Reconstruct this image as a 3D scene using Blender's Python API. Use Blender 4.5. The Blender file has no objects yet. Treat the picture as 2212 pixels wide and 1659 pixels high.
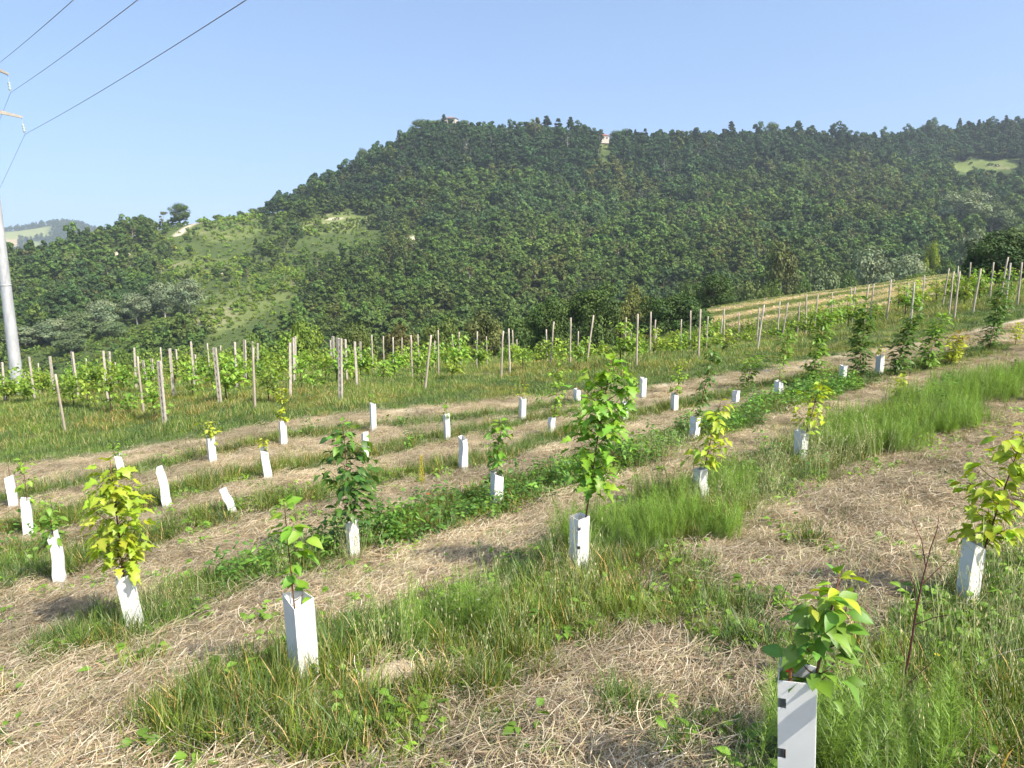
import bpy, math, random
import numpy as np
from mathutils import Vector, Matrix

random.seed(7); RNG = np.random.default_rng(7)
scene = bpy.context.scene
COL = scene.collection

# ---------------------------------------------------------------- camera, sky, sun, exposure
F = 1659.0; CX, CY, HOR = 1106.0, 829.5, 520.0          # focal length and centre for a 2212 x 1659 reading of the photo
PIT = math.atan((CY - HOR) / F)
EYE = np.array([0.0, 0.0, 1.6])
RT = np.array([1.0, 0, 0]); FW = np.array([0, math.cos(PIT), -math.sin(PIT)]); UP = np.array([0, math.sin(PIT), math.cos(PIT)])

cam = bpy.data.cameras.new('camera'); cam_o = bpy.data.objects.new('camera', cam); COL.objects.link(cam_o)
cam.sensor_width = 36.0; cam.lens = 36.0 * F / 2212.0
cam.clip_start = 0.05; cam.clip_end = 20000
cam_o.location = EYE; cam_o.rotation_euler = (math.pi / 2 - PIT, 0, 0)
scene.camera = cam_o

SUN_AZ = math.radians(128.0)      # clockwise from +Y (view direction): behind the right shoulder
SUN_EL = math.radians(47.0)
world = bpy.data.worlds.new('World'); scene.world = world; world.use_nodes = True
wn = world.node_tree.nodes; wl = world.node_tree.links
bg = wn['Background']
sky = wn.new('ShaderNodeTexSky'); sky.sky_type = 'NISHITA'; sky.sun_disc = False
sky.sun_elevation = SUN_EL; sky.sun_rotation = SUN_AZ
sky.altitude = 200; sky.air_density = 1.0; sky.dust_density = 2.6; sky.ozone_density = 1.6
# a hazy summer sky is nearly even in tone: look a little higher into the model's gradient everywhere
tcw = wn.new('ShaderNodeTexCoord'); sm = wn.new('ShaderNodeVectorMath'); sm.operation = 'MULTIPLY_ADD'; sm.inputs[1].default_value = (1, 1, .7); sm.inputs[2].default_value = (0, 0, .2)
wl.new(tcw.outputs['Generated'], sm.inputs[0]); wl.new(sm.outputs[0], sky.inputs['Vector'])
wl.new(sky.outputs[0], bg.inputs[0]); bg.inputs[1].default_value = 0.15

sun = bpy.data.lights.new('sun', 'SUN'); sun.energy = 4.4; sun.angle = math.radians(0.53); sun.color = (1.0, 0.93, 0.81)
sun_o = bpy.data.objects.new('sun', sun); COL.objects.link(sun_o)
sd = Vector((math.sin(SUN_AZ) * math.cos(SUN_EL), math.cos(SUN_AZ) * math.cos(SUN_EL), math.sin(SUN_EL)))
sun_o.rotation_euler = (-sd).to_track_quat('-Z', 'Y').to_euler(); sun_o.location = (20, -20, 30)

scene.view_settings.view_transform = 'Standard'; scene.view_settings.look = 'None'
scene.view_settings.exposure = 0.88; scene.view_settings.gamma = 1.0; scene.view_settings.use_curve_mapping = False
scene.render.engine = 'CYCLES'
scene.cycles.max_bounces = 4; scene.cycles.diffuse_bounces = 3; scene.cycles.transmission_bounces = 2
scene.cycles.volume_bounces = 0; scene.cycles.use_denoising = True; scene.cycles.use_adaptive_sampling = True; scene.cycles.adaptive_threshold = 0.02
scene.cycles.sample_clamp_indirect = 4.0

# ---------------------------------------------------------------- small maths
def pix(x, y, d):
    return EYE + d * ((x - CX) / F * RT - (y - CY) / F * UP + FW)
def proj(P):
    v = np.asarray(P, float) - EYE
    d = v @ FW
    return CX + F * (v @ RT) / d, CY - F * (v @ UP) / d, d
class TPS:
    def __init__(s, P, lam=0.0, sc=10.0):
        P = np.asarray(P, float); s.sc = sc; s.c = P[:, :2] / sc; n = len(P)
        K = s.k(s.c, s.c) + lam * np.eye(n); A = np.hstack([np.ones((n, 1)), s.c])
        M = np.zeros((n + 3, n + 3)); M[:n, :n] = K; M[:n, n:] = A; M[n:, :n] = A.T
        s.w = np.linalg.solve(M, np.concatenate([P[:, 2], np.zeros(3)]))
    def k(s, a, b):
        r2 = ((a[:, None, :] - b[None]) ** 2).sum(-1)
        return np.where(r2 > 1e-12, 0.5 * r2 * np.log(np.maximum(r2, 1e-12)), 0.0)
    def __call__(s, x, y):
        x = np.asarray(x, float); sh = x.shape
        q = np.stack([x.ravel(), np.asarray(y, float).ravel()], 1) / s.sc
        out = np.empty(len(q))
        for i in range(0, len(q), 20000):
            b = q[i:i + 20000]; out[i:i + 20000] = s.k(b, s.c) @ s.w[:-3] + s.w[-3] + b @ s.w[-2:]
        return out.reshape(sh)
def vnoise(x, y, scale, seed=0):
    x = np.asarray(x, float) / scale + 1000.3 + seed * 17.1; y = np.asarray(y, float) / scale + 1000.7 + seed * 31.7
    xi = np.floor(x).astype(np.int64); yi = np.floor(y).astype(np.int64); fx = x - xi; fy = y - yi
    def h(a, b):
        n = (a * 374761393 + b * 668265263 + seed * 982451653) & 0xFFFFFFFF
        n = ((n ^ (n >> 13)) * 1274126177) & 0xFFFFFFFF
        return ((n ^ (n >> 16)) & 0xFFFF) / 65535.0
    u = fx * fx * (3 - 2 * fx); v = fy * fy * (3 - 2 * fy)
    return (h(xi, yi) * (1 - u) + h(xi + 1, yi) * u) * (1 - v) + (h(xi, yi + 1) * (1 - u) + h(xi + 1, yi + 1) * u) * v
def fnoise(x, y, scale, seed=0):
    return 0.5 * vnoise(x, y, scale, seed) + 0.3 * vnoise(x, y, scale / 2.1, seed + 5) + 0.2 * vnoise(x, y, scale / 4.3, seed + 9)
def sstep(a, b, x):
    t = np.clip((x - a) / (b - a), 0, 1); return t * t * (3 - 2 * t)
def poly_dist(X, Y, L):
    X = np.asarray(X, float); Y = np.asarray(Y, float); best = np.full(X.shape, 1e9)
    for (ax, ay), (bx, by) in zip(L[:-1], L[1:]):
        dx, dy = bx - ax, by - ay; t = np.clip(((X - ax) * dx + (Y - ay) * dy) / (dx * dx + dy * dy + 1e-9), 0, 1)
        best = np.minimum(best, np.hypot(X - ax - t * dx, Y - ay - t * dy))
    return best
def in_poly(x, y, P):
    x = np.asarray(x, float); y = np.asarray(y, float); r = np.zeros(x.shape, bool); n = len(P)
    for i in range(n):
        x0, y0 = P[i]; x1, y1 = P[(i + 1) % n]
        c = ((y0 > y) != (y1 > y)) & (x < (x1 - x0) * (y - y0) / (y1 - y0 + 1e-12) + x0)
        r ^= c
    return r

# ---------------------------------------------------------------- terrain: near slope, wooded hill
NC = [(1725,1450,2.7,.55),(2105,1165,4.7,.5),(643,1290,4.4,.5),(1252,1115,6.4,.5),(1510,1007,8.2,.5),(1732,930,10,.5),
(268,1238,6.2,.5),(760,1125,7.7,.5),(1075,1020,9.2,.5),(1503,897,11.5,.5),(115,1153,8.0,.5),(1000,945,12.2,.5),
(480,1047,9.6,.45),(345,1010,10.5,.5),(570,968,12.2,.5),(454,943,13.9,.5),(610,910,15.2,.5),(805,873,17,.5),(1129,860,17.3,.5),(964,895,14.6,.5),
(55,1080,10,.5),(20,1030,11.6,.5),(1350,868,15,.5),(1390,817,19,.5),(1822,790,17,.5),(1902,768,18.2,.5),(1683,823,15.5,.5),
(128,810,21.5,1.75),(338,780,21.2,1.75),(542,751,21.0,1.75),(731,731,20.7,1.75),(926,723,23.6,1.75),(1087,715,27,1.75),(1379,678,25,1.75),(1522,668,26.5,1.75),(1650,658,28.5,1.75),
(73,770,30,1.75),(157,760,29.5,1.75),(223,758,26.5,1.75),(465,750,22.5,1.75),(507,740,27,1.75),(413,738,29.5,1.75),(288,751,30,1.75),(632,730,27,1.75),(298,770,21.8,1.75),(803,724,33,1.75),(992,716,34,1.75),(1232,686,28.5,1.75),(1280,680,29,1.75),
(2180,555,30,1.75),(1880,615,31,1.75),
(778,738,46,1.75),(1110,722,46,1.75),(1250,735,46,1.75),(350,738,44,1.75),(80,785,40,1.75),(1590,680,46,1.75),(2050,575,46,1.75),(2212,545,42,1.75),
(1550,662,72,0),(1800,628,82,0),(2075,590,95,0),(1620,700,52,0),(1900,655,56,0)]
near_pts = [pix(x, y, d) - np.array([0, 0, h]) for x, y, d, h in NC]
near_pts += [np.array(p, float) for p in [(0,0,0),(2,-2,.5),(-3,-2,.2),(5,0,.15),(-6,0,-.9),(8,3,-.1)]]
NEAR = TPS(near_pts, lam=0.05)
def crest(X):
    return np.interp(X, [-60, -25, 8, 13, 19, 26, 34, 55, 120], [46, 49, 51, 55, 70, 77, 82, 96, 130])
def near_z(X, Y):
    X = np.asarray(X, float); Y = np.asarray(Y, float)
    z = NEAR(X, Y); s = np.maximum(0, Y - crest(X))
    s2 = np.maximum(0, -X - 38)
    return z - 0.62 * s * s / (s + 22) - 0.3 * s2 * s2 / (s2 + 15)
HC = [(-300,610,330),(0,585,330),(130,552,340),(230,520,350),(330,500,360),(420,482,370),(560,467,400),(650,440,430),(690,418,450),(790,372,470),(890,306,490),(980,298,500),(1150,306,510),(1290,306,500),(1400,320,520),(1550,318,540),(1700,312,560),(1900,322,590),(2000,310,600),(2212,306,620),(2500,304,650),(-700,640,330),
(100,640,270),(300,600,290),(500,560,310),(275,548,320),(700,490,370),(900,515,340),(1106,500,345),(1106,400,430),(1400,500,350),(1400,400,440),(1700,480,360),(1700,390,460),(2000,470,380),(2110,360,520),(2212,440,400),(1900,400,470),
(100,720,190),(300,700,200),(500,680,205),(600,620,250),(800,690,205),(1106,640,225),(1106,705,195),(1400,620,240),(1700,570,265),(2000,545,285),(2212,540,290),(0,765,170),(1500,655,225),(800,600,260),(2400,560,300),
(100,820,150),(800,790,150),(1400,730,170),(2000,650,210)]
hill_pts = []
for i, (x, y, d) in enumerate(HC):
    P = pix(x, y, d); hill_pts.append(P)
    if i < 22:
        v = P - EYE; v[2] = 0; v /= np.linalg.norm(v)
        hill_pts.append(P + v * 110 + np.array([0, 0, -38.0])); hill_pts.append(P + v * 260 + np.array([0, 0, -75.0]))
HILL = TPS(hill_pts, lam=0.02, sc=100.0)
def hill_z(X, Y):
    z = HILL(X, Y)
    return z + 3.0 * (fnoise(X, Y, 60, 3) - .5) + 1.5 * (fnoise(X, Y, 18, 4) - .5)
def ground_z(X, Y):
    return np.maximum(near_z(X, Y), np.where(np.asarray(Y) > 70, hill_z(X, Y), -1e3))
def hit(x, y, h=0.0, f=None, d0=1.6, d1=130):
    f = f or near_z
    ds = np.geomspace(d0, d1, 600); dr = (x - CX) / F * RT - (y - CY) / F * UP + FW
    P = EYE + ds[:, None] * dr; g = P[:, 2] - (f(P[:, 0], P[:, 1]) + h)
    i = int(np.argmax(g < 0))
    if g[i] >= 0 or i == 0: return EYE + d1 * dr
    t = g[i - 1] / (g[i - 1] - g[i]); d = ds[i - 1] + t * (ds[i] - ds[i - 1])
    return EYE + d * dr
def on_ground(x, y): return np.array([x, y, float(near_z(x, y))])

# ---------------------------------------------------------------- planting rows, path and fields, read off the photo and laid on the slope
def lay(L): return [tuple(hit(x, y)[:2]) for x, y in L]
ROW0 = lay([(1680,1900),(1790,1700),(1960,1480),(2130,1310),(2320,1190),(2500,1090)])
ROW1 = lay([(570,1530),(670,1480),(950,1370),(1252,1225),(1510,1100),(1732,1000),(1950,905),(2212,815),(2400,760)])
ROW2 = lay([(240,1385),(300,1350),(500,1275),(760,1185),(1075,1085),(1300,1010),(1503,945),(1700,875),(1900,815),(2150,755)])
ROW3 = lay([(40,1255),(115,1235),(330,1165),(490,1112),(760,1055),(1000,1012),(1192,950),(1350,905),(1600,850),(1800,810)])
ROW4 = lay([(-150,1190),(55,1140),(345,1085),(570,1022),(790,985),(964,945),(1150,910),(1300,885)])
ROW5 = lay([(-150,1120),(20,1085),(265,1030),(454,985),(610,950),(805,925),(1000,905),(1129,893),(1250,868),(1390,840)])
PATH = lay([(-200,1035),(0,1015),(140,1000),(300,975),(450,950),(620,915),(800,895),(1000,878),(1100,866),(1300,848),(1500,826),(1700,792),(1850,765),(2000,738),(2212,693),(2350,660)])
PATH = sorted(PATH); PXA = np.array([p[0] for p in PATH]); PYA = np.array([p[1] for p in PATH])
R0 = sorted(ROW0); R0X = np.array([p[0] for p in R0]); R0Y = np.array([p[1] for p in R0])
ROWS = [(ROW0, .3), (ROW1, .64), (ROW2, .52), (ROW3, .42), (ROW4, .42), (ROW5, .38)]
PATCHES = [(hit(1060, 1440), .42), (hit(1180, 1370), .36), (hit(960, 1500), .34), (hit(780, 1640), .36), (hit(680, 1620), .3), (hit(1700, 1640), .25), (hit(1560, 1330), .3), (hit(1380, 1330), .35), (hit(1750, 1180), .22), (hit(1600, 1400), .25), (hit(1330, 1560), .22), (hit(1500, 1600), .25), (hit(320, 1455), .24), (hit(60, 1520), .16), (hit(720, 1590), .3), (hit(940, 1540), .3), (hit(1500, 1240), .3), (hit(30, 1210), .5), (hit(830, 1520), .42)]
MOUND = hit(845, 1482)
def cover(X, Y):
    """grass, straw brightness, path, beyond the path, hay field (0..1 each)"""
    X = np.asarray(X, float); Y = np.asarray(Y, float)
    wob = (fnoise(X, Y, .9, 11) - .5) * .5 + (vnoise(X, Y, .22, 12) - .5) * .25
    g = np.zeros(X.shape)
    for L, w in ROWS:
        g = np.maximum(g, sstep(-.16, .14, w - poly_dist(X, Y, L) + wob))
    for P, w in PATCHES:
        g = np.maximum(g, sstep(-.18, .15, w - np.hypot(X - P[0], Y - P[1]) + wob) * .9)
    right = sstep(-.1, .3, np.interp(X, R0X, R0Y) - Y + wob) * (X > R0X[0])
    g = np.maximum(g, right * sstep(.32, .5, fnoise(X, Y, 1.1, 31) + .12))
    pd = poly_dist(X, Y, PATH)
    beyond = sstep(-.1, .3, Y - np.interp(X, PXA, PYA) + wob * .6)
    beyond = np.where(X > PXA[-1], 1.0, beyond)
    path = sstep(-.15, .25, .33 - pd + wob * .9) * sstep(.25, .5, fnoise(X, Y, 2.5, 14) + .12)
    hay = sstep(0, 2, Y - np.interp(X, [12, 17, 25, 40, 80], [55, 47, 44, 41, 37])) * sstep(14, 17, X)
    g = np.maximum(g, beyond) * (1 - path)
    g *= 1 - sstep(.05, -.12, np.hypot((X - MOUND[0]) / 1.3, (Y - MOUND[1])) - .2)
    return g, path, beyond, hay

# ---------------------------------------------------------------- materials
def mat(name):
    m = bpy.data.materials.new(name); m.use_nodes = True
    m.node_tree.nodes.clear(); return m, m.node_tree.nodes, m.node_tree.links
def simple(name, col, rough=.7, metal=0, noise=0, nscale=8, spec=.3, bump=0, trans=0, stretch=None):
    m, n, l = mat(name); out = n.new('ShaderNodeOutputMaterial'); b = n.new('ShaderNodeBsdfPrincipled')
    b.inputs['Base Color'].default_value = (*col, 1); b.inputs['Roughness'].default_value = rough
    b.inputs['Metallic'].default_value = metal; b.inputs['Specular IOR Level'].default_value = spec
    if noise or bump:
        tc = n.new('ShaderNodeTexCoord'); t = n.new('ShaderNodeTexNoise'); t.inputs['Scale'].default_value = nscale; t.inputs['Detail'].default_value = 6
        if stretch:
            mp = n.new('ShaderNodeMapping'); mp.inputs['Scale'].default_value = stretch; l.new(tc.outputs['Object'], mp.inputs[0]); l.new(mp.outputs[0], t.inputs['Vector'])
        else: l.new(tc.outputs['Object'], t.inputs['Vector'])
        if noise:
            r = n.new('ShaderNodeMapRange'); r.inputs[1].default_value = .3; r.inputs[2].default_value = .7; r.inputs[3].default_value = 1 - noise; r.inputs[4].default_value = 1 + noise * .6
            l.new(t.outputs[0], r.inputs[0])
            mx = n.new('ShaderNodeVectorMath'); mx.operation = 'SCALE'; mx.inputs[0].default_value = col; l.new(r.outputs[0], mx.inputs['Scale']); l.new(mx.outputs[0], b.inputs['Base Color'])
        if bump:
            bp = n.new('ShaderNodeBump'); bp.inputs['Strength'].default_value = bump; bp.inputs['Distance'].default_value = .02; l.new(t.outputs[0], bp.inputs['Height']); l.new(bp.outputs[0], b.inputs['Normal'])
    if trans:
        tr = n.new('ShaderNodeBsdfTranslucent'); tr.inputs[0].default_value = (*col, 1); ms = n.new('ShaderNodeMixShader'); ms.inputs[0].default_value = trans
        l.new(b.outputs[0], ms.inputs[1]); l.new(tr.outputs[0], ms.inputs[2]); l.new(ms.outputs[0], out.inputs[0])
    else: l.new(b.outputs[0], out.inputs[0])
    return m
def foliage_mat(name, trans=.35, gloss=.06, rough=.5):
    """colour = vertex colour 'col' x the plant's own 'tint'"""
    m, n, l = mat(name); out = n.new('ShaderNodeOutputMaterial')
    a = n.new('ShaderNodeAttribute'); a.attribute_name = 'col'
    t = n.new('ShaderNodeAttribute'); t.attribute_name = 'tint'; t.attribute_type = 'INSTANCER'
    mu = n.new('ShaderNodeVectorMath'); mu.operation = 'MULTIPLY'; l.new(a.outputs['Color'], mu.inputs[0]); l.new(t.outputs['Color'], mu.inputs[1])
    d = n.new('ShaderNodeBsdfDiffuse'); tr = n.new('ShaderNodeBsdfTranslucent'); g = n.new('ShaderNodeBsdfGlossy')
    g.inputs['Roughness'].default_value = rough; g.inputs[0].default_value = (.9, .95, .9, 1)
    l.new(mu.outputs[0], d.inputs[0])
    tm = n.new('ShaderNodeVectorMath'); tm.operation = 'MULTIPLY'; tm.inputs[1].default_value = (1.25, 1.15, .5); l.new(mu.outputs[0], tm.inputs[0]); l.new(tm.outputs[0], tr.inputs[0])
    m1 = n.new('ShaderNodeMixShader'); m1.inputs[0].default_value = trans; l.new(d.outputs[0], m1.inputs[1]); l.new(tr.outputs[0], m1.inputs[2])
    m2 = n.new('ShaderNodeMixShader'); m2.inputs[0].default_value = gloss; l.new(m1.outputs[0], m2.inputs[1]); l.new(g.outputs[0], m2.inputs[2])
    l.new(m2.outputs[0], out.inputs[0]); return m
def ground_mat(name, nscale=9.0, amt=.35, bump=.6, dist=.03, fine=55.0):
    m, n, l = mat(name); out = n.new('ShaderNodeOutputMaterial'); b = n.new('ShaderNodeBsdfPrincipled'); b.inputs['Roughness'].default_value = .95; b.inputs['Specular IOR Level'].default_value = .1
    a = n.new('ShaderNodeAttribute'); a.attribute_name = 'col'
    tc = n.new('ShaderNodeTexCoord'); t = n.new('ShaderNodeTexNoise'); t.inputs['Scale'].default_value = nscale; t.inputs['Detail'].default_value = 8; t.inputs['Roughness'].default_value = .7
    t2 = n.new('ShaderNodeTexNoise'); t2.inputs['Scale'].default_value = fine; t2.inputs['Detail'].default_value = 4
    l.new(tc.outputs['Object'], t.inputs['Vector']); l.new(tc.outputs['Object'], t2.inputs['Vector'])
    ad = n.new('ShaderNodeMath'); ad.operation = 'ADD'; l.new(t.outputs[0], ad.inputs[0]); l.new(t2.outputs[0], ad.inputs[1])
    r = n.new('ShaderNodeMapRange'); r.inputs[1].default_value = .65; r.inputs[2].default_value = 1.35; r.inputs[3].default_value = 1 - amt; r.inputs[4].default_value = 1 + amt
    l.new(ad.outputs[0], r.inputs[0]); mx = n.new('ShaderNodeVectorMath'); mx.operation = 'SCALE'; l.new(a.outputs['Color'], mx.inputs[0]); l.new(r.outputs[0], mx.inputs['Scale']); l.new(mx.outputs[0], b.inputs['Base Color'])
    bp = n.new('ShaderNodeBump'); bp.inputs['Strength'].default_value = bump; bp.inputs['Distance'].default_value = dist; l.new(ad.outputs[0], bp.inputs['Height']); l.new(bp.outputs[0], b.inputs['Normal'])
    l.new(b.outputs[0], out.inputs[0]); return m
M_LEAF = foliage_mat('leaf', .4, .03, .5)
M_TREE = foliage_mat('tree_foliage', .18, .02, .6)
M_GRASS = foliage_mat('grass_blades', .34, .04, .5)
M_STRAW = foliage_mat('straw', .2, .05, .5)
M_GROUND = ground_mat('ground'); M_HILL = ground_mat('hill_ground', .6, .3, .5, .6, 3.0); M_FAR = ground_mat('far_fields', .02, .15, .2, 2.0, .1)
M_BARK = simple('bark', (.12, .085, .055), .9, noise=.4, nscale=12, bump=.5)
M_PALEBARK = simple('pale_bark', (.4, .37, .31), .9, noise=.3, nscale=10)
M_STEM = simple('reddish_stem', (.13, .06, .035), .7, noise=.3, nscale=30)
M_TUBE = simple('white_plastic', (.83, .84, .83), .45, noise=.05, nscale=9, spec=.4, trans=.2)
M_TUBEOLD = simple('weathered_white_plastic', (.74, .75, .73), .6, noise=.12, nscale=9, spec=.3, trans=.08, stretch=(1, 1, .25))
M_CONC = simple('weathered_concrete', (.42, .38, .32), .9, noise=.3, nscale=18, bump=.4, stretch=(1, 1, .4))
M_WOOD = simple('weathered_wood', (.37, .32, .255), .9, noise=.35, nscale=22, bump=.4, stretch=(1, 1, .15))
M_DARK = simple('slot_shadow', (.12, .11, .1), .95)
M_STEEL = simple('galvanised_steel', (.48, .49, .5), .5, metal=.35, noise=.22, nscale=4, stretch=(1, 1, .35))
M_WIRE = simple('aluminium_cable', (.2, .2, .21), .5, metal=.6)
M_GLASSY = simple('insulator_glass', (.3, .36, .34), .15, spec=.6)
M_RUST = simple('rusty_steel', (.25, .1, .045), .85, noise=.35, nscale=60, bump=.5)
M_WALL = simple('house_plaster', (.5, .45, .39), .9, noise=.1, nscale=2)
M_ROOF = simple('roof_tiles', (.3, .12, .08), .9, noise=.3, nscale=3)
M_PANE = simple('window_glass', (.05, .06, .07), .1, spec=.6)
M_SOIL = simple('pale_soil', (.42, .34, .23), .95, noise=.25, nscale=40, bump=1.0)
M_RED = simple('red_plastic', (.5, .04, .015), .5)

# ---------------------------------------------------------------- mesh helpers
def mesh_from(name, V, Fc, col=None, smooth=False, material=None):
    me = bpy.data.meshes.new(name); V = np.asarray(V, float)
    me.from_pydata([tuple(v) for v in V] if len(V) < 2000 else V.tolist(), [], [tuple(int(i) for i in f) for f in Fc])
    if col is not None:
        at = me.attributes.new('col', 'FLOAT_COLOR', 'POINT'); c = np.ones((len(V), 4), np.float32); c[:, :3] = col; at.data.foreach_set('color', c.ravel())
    if smooth: me.polygons.foreach_set('use_smooth', [True] * len(me.polygons))
    if material: me.materials.append(material)
    me.update(); return me
class MB:
    """collects geometry for one mesh"""
    def __init__(s): s.v = []; s.f = []; s.c = []
    def add(s, V, Fc, col=(1, 1, 1)):
        o = len(s.v); s.v += [tuple(p) for p in V]; s.f += [tuple(i + o for i in f) for f in Fc]
        c = np.broadcast_to(np.asarray(col, float), (len(V), 3)); s.c += [tuple(x) for x in c]
    def tube(s, pts, rad, n=6, col=(1, 1, 1), cap=True):
        pts = [np.asarray(p, float) for p in pts]; m = len(pts); rad = np.broadcast_to(rad, (m,)); V = []
        for i, p in enumerate(pts):
            t = pts[min(i + 1, m - 1)] - pts[max(i - 1, 0)]; t = t / (np.linalg.norm(t) + 1e-9)
            a = np.cross(t, (0, 0, 1) if abs(t[2]) < .9 else (1, 0, 0)); a /= np.linalg.norm(a); b = np.cross(t, a)
            for k in range(n):
                w = 2 * math.pi * k / n; V.append(p + rad[i] * (math.cos(w) * a + math.sin(w) * b))
        Fc = [(i * n + k, i * n + (k + 1) % n, (i + 1) * n + (k + 1) % n, (i + 1) * n + k) for i in range(m - 1) for k in range(n)]
        if cap: Fc += [tuple(range(n - 1, -1, -1)), tuple((m - 1) * n + k for k in range(n))]
        s.add(V, Fc, col)
    def box(s, lo, hi, col=(1, 1, 1), taper=1.0):
        (x0, y0, z0), (x1, y1, z1) = lo, hi; mx, my = (x0 + x1) / 2, (y0 + y1) / 2
        V = [(x0, y0, z0), (x1, y0, z0), (x1, y1, z0), (x0, y1, z0)]
        V += [(mx + (x - mx) * taper, my + (y - my) * taper, z1) for x, y, _ in V]
        s.add(V, [(3, 2, 1, 0), (4, 5, 6, 7), (0, 1, 5, 4), (1, 2, 6, 5), (2, 3, 7, 6), (3, 0, 4, 7)], col)
    def mesh(s, name, material, smooth=False): return mesh_from(name, s.v, s.f, np.array(s.c) if s.c else None, smooth, material)
def obj(name, me, parent=None, loc=(0, 0, 0), rot=(0, 0, 0), tint=(1, 1, 1), link=True):
    o = bpy.data.objects.new(name, me)
    if link: COL.objects.link(o)
    o.parent = parent; o.location = loc; o.rotation_euler = rot
    if me is not None: o['tint'] = [float(x) for x in tint]
    return o
def tag(o, label, cat, group=None, kind=None):
    if label: o['label'] = label
    if cat: o['category'] = cat
    if group: o['group'] = group
    if kind: o['kind'] = kind
    return o
def empty(name, loc, label, cat, group=None, rz=0):
    o = bpy.data.objects.new(name, None); COL.objects.link(o); o.location = loc; o.rotation_euler = (0, 0, rz); o.empty_display_size = .1
    return tag(o, label, cat, group)
LIB = {}
def library(key, meshes):
    """kinds of small plant to be scattered: kept out of the scene, used only as instances"""
    c = bpy.data.collections.new('lib_' + key)
    for i, me in enumerate(meshes):
        o = bpy.data.objects.new('%s_%02d' % (key, i), me); c.objects.link(o)
    LIB[key] = (c, len(meshes)); return c
def scatter(name, key, P, rz, scl, tint, tilt=None, idx=None, label=None, cat=None):
    """ONE stuff object: points that carry an instance of a library plant each"""
    c, nv = LIB[key]; P = np.asarray(P, float); n = len(P)
    me = bpy.data.meshes.new(name); me.from_pydata(P.tolist(), [], [])
    rot = np.zeros((n, 3), np.float32)
    if tilt is not None: rot[:, :2] = tilt
    rot[:, 2] = rz
    s = np.asarray(scl, float); s = np.stack([s] * 3, 1) if s.ndim == 1 else s
    for nm, ty, ar, key2 in (('rot', 'FLOAT_VECTOR', rot, 'vector'), ('scl', 'FLOAT_VECTOR', s, 'vector'), ('tint', 'FLOAT_VECTOR', np.broadcast_to(tint, (n, 3)), 'vector')):
        a = me.attributes.new(nm, ty, 'POINT'); a.data.foreach_set(key2, np.ascontiguousarray(ar, np.float32).ravel())
    a = me.attributes.new('idx', 'INT', 'POINT'); a.data.foreach_set('value', np.asarray(idx if idx is not None else RNG.integers(0, nv, n), np.int32))
    o = obj(name, me); tag(o, label, cat, kind='stuff')
    ng = bpy.data.node_groups.new('scatter_' + name, 'GeometryNodeTree')
    ng.interface.new_socket('Geometry', in_out='INPUT', socket_type='NodeSocketGeometry'); ng.interface.new_socket('Geometry', in_out='OUTPUT', socket_type='NodeSocketGeometry')
    N = ng.nodes; L = ng.links; gi = N.new('NodeGroupInput'); go = N.new('NodeGroupOutput'); ip = N.new('GeometryNodeInstanceOnPoints')
    ci = N.new('GeometryNodeCollectionInfo'); ci.inputs['Collection'].default_value = c; ci.inputs['Separate Children'].default_value = True; ci.inputs['Reset Children'].default_value = True
    def na(nm, ty):
        q = N.new('GeometryNodeInputNamedAttribute'); q.data_type = ty; q.inputs['Name'].default_value = nm; return q.outputs['Attribute']
    er = N.new('FunctionNodeEulerToRotation')
    L.new(gi.outputs[0], ip.inputs['Points']); L.new(ci.outputs[0], ip.inputs['Instance']); ip.inputs['Pick Instance'].default_value = True
    L.new(na('idx', 'INT'), ip.inputs['Instance Index']); L.new(na('rot', 'FLOAT_VECTOR'), er.inputs[0]); L.new(er.outputs[0], ip.inputs['Rotation']); L.new(na('scl', 'FLOAT_VECTOR'), ip.inputs['Scale'])
    L.new(ip.outputs[0], go.inputs[0])
    md = o.modifiers.new('scatter', 'NODES'); md.node_group = ng
    return o

# ---------------------------------------------------------------- leaf, blade and crown shapes
def leaf_shape(kind):
    """outline half-widths along the leaf (unit length on +Y), slight fold and droop"""
    if kind == 'ovate': pr = [(0, .015), (.12, .16), (.3, .27), (.5, .29), (.7, .21), (.88, .09), (1, 0)]
    elif kind == 'heart': pr = [(-.06, .12), (.08, .3), (.28, .38), (.5, .33), (.72, .2), (.9, .07), (1, 0)]
    elif kind == 'slim': pr = [(0, .01), (.2, .15), (.45, .2), (.7, .16), (.9, .07), (1, 0)]
    else: pr = [(-.02, .05), (.1, .3), (.2, .46), (.3, .27), (.45, .2), (.55, .36), (.66, .3), (.76, .12), (.88, .1), (1, 0)]    # lobed
    return pr
def leaf_mesh(name, kind, col, material=None, fold=.25, droop=.35, vein=1.15, seed=0):
    r = random.Random(seed); pr = leaf_shape(kind); V = []; C = []; Fc = []
    col = np.array(col); base = -.28
    V.append((0, base, 0)); C.append(col * .8); V.append((.012, base, 0)); C.append(col * .8)     # petiole
    m0 = 2
    for y, w in pr:
        z = -droop * max(y, 0) ** 2 + r.uniform(-.01, .01)
        wl = w * r.uniform(.88, 1.08); wr = w * r.uniform(.88, 1.08)
        V += [(-wl, y - (.05 if kind == 'lobed' else 0), z + fold * wl), (0, y, z), (wr, y - (.05 if kind == 'lobed' else 0), z + fold * wr)]
        sh = r.uniform(.9, 1.08); C += [col * sh, col * vein, col * r.uniform(.9, 1.08)]
    for i in range(len(pr) - 1):
        a = m0 + 3 * i; Fc += [(a, a + 1, a + 4, a + 3), (a + 1, a + 2, a + 5, a + 4)]
    Fc.append((0, 1, m0 + 1))
    return mesh_from(name, V, Fc, np.array(C), True, material)
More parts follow.
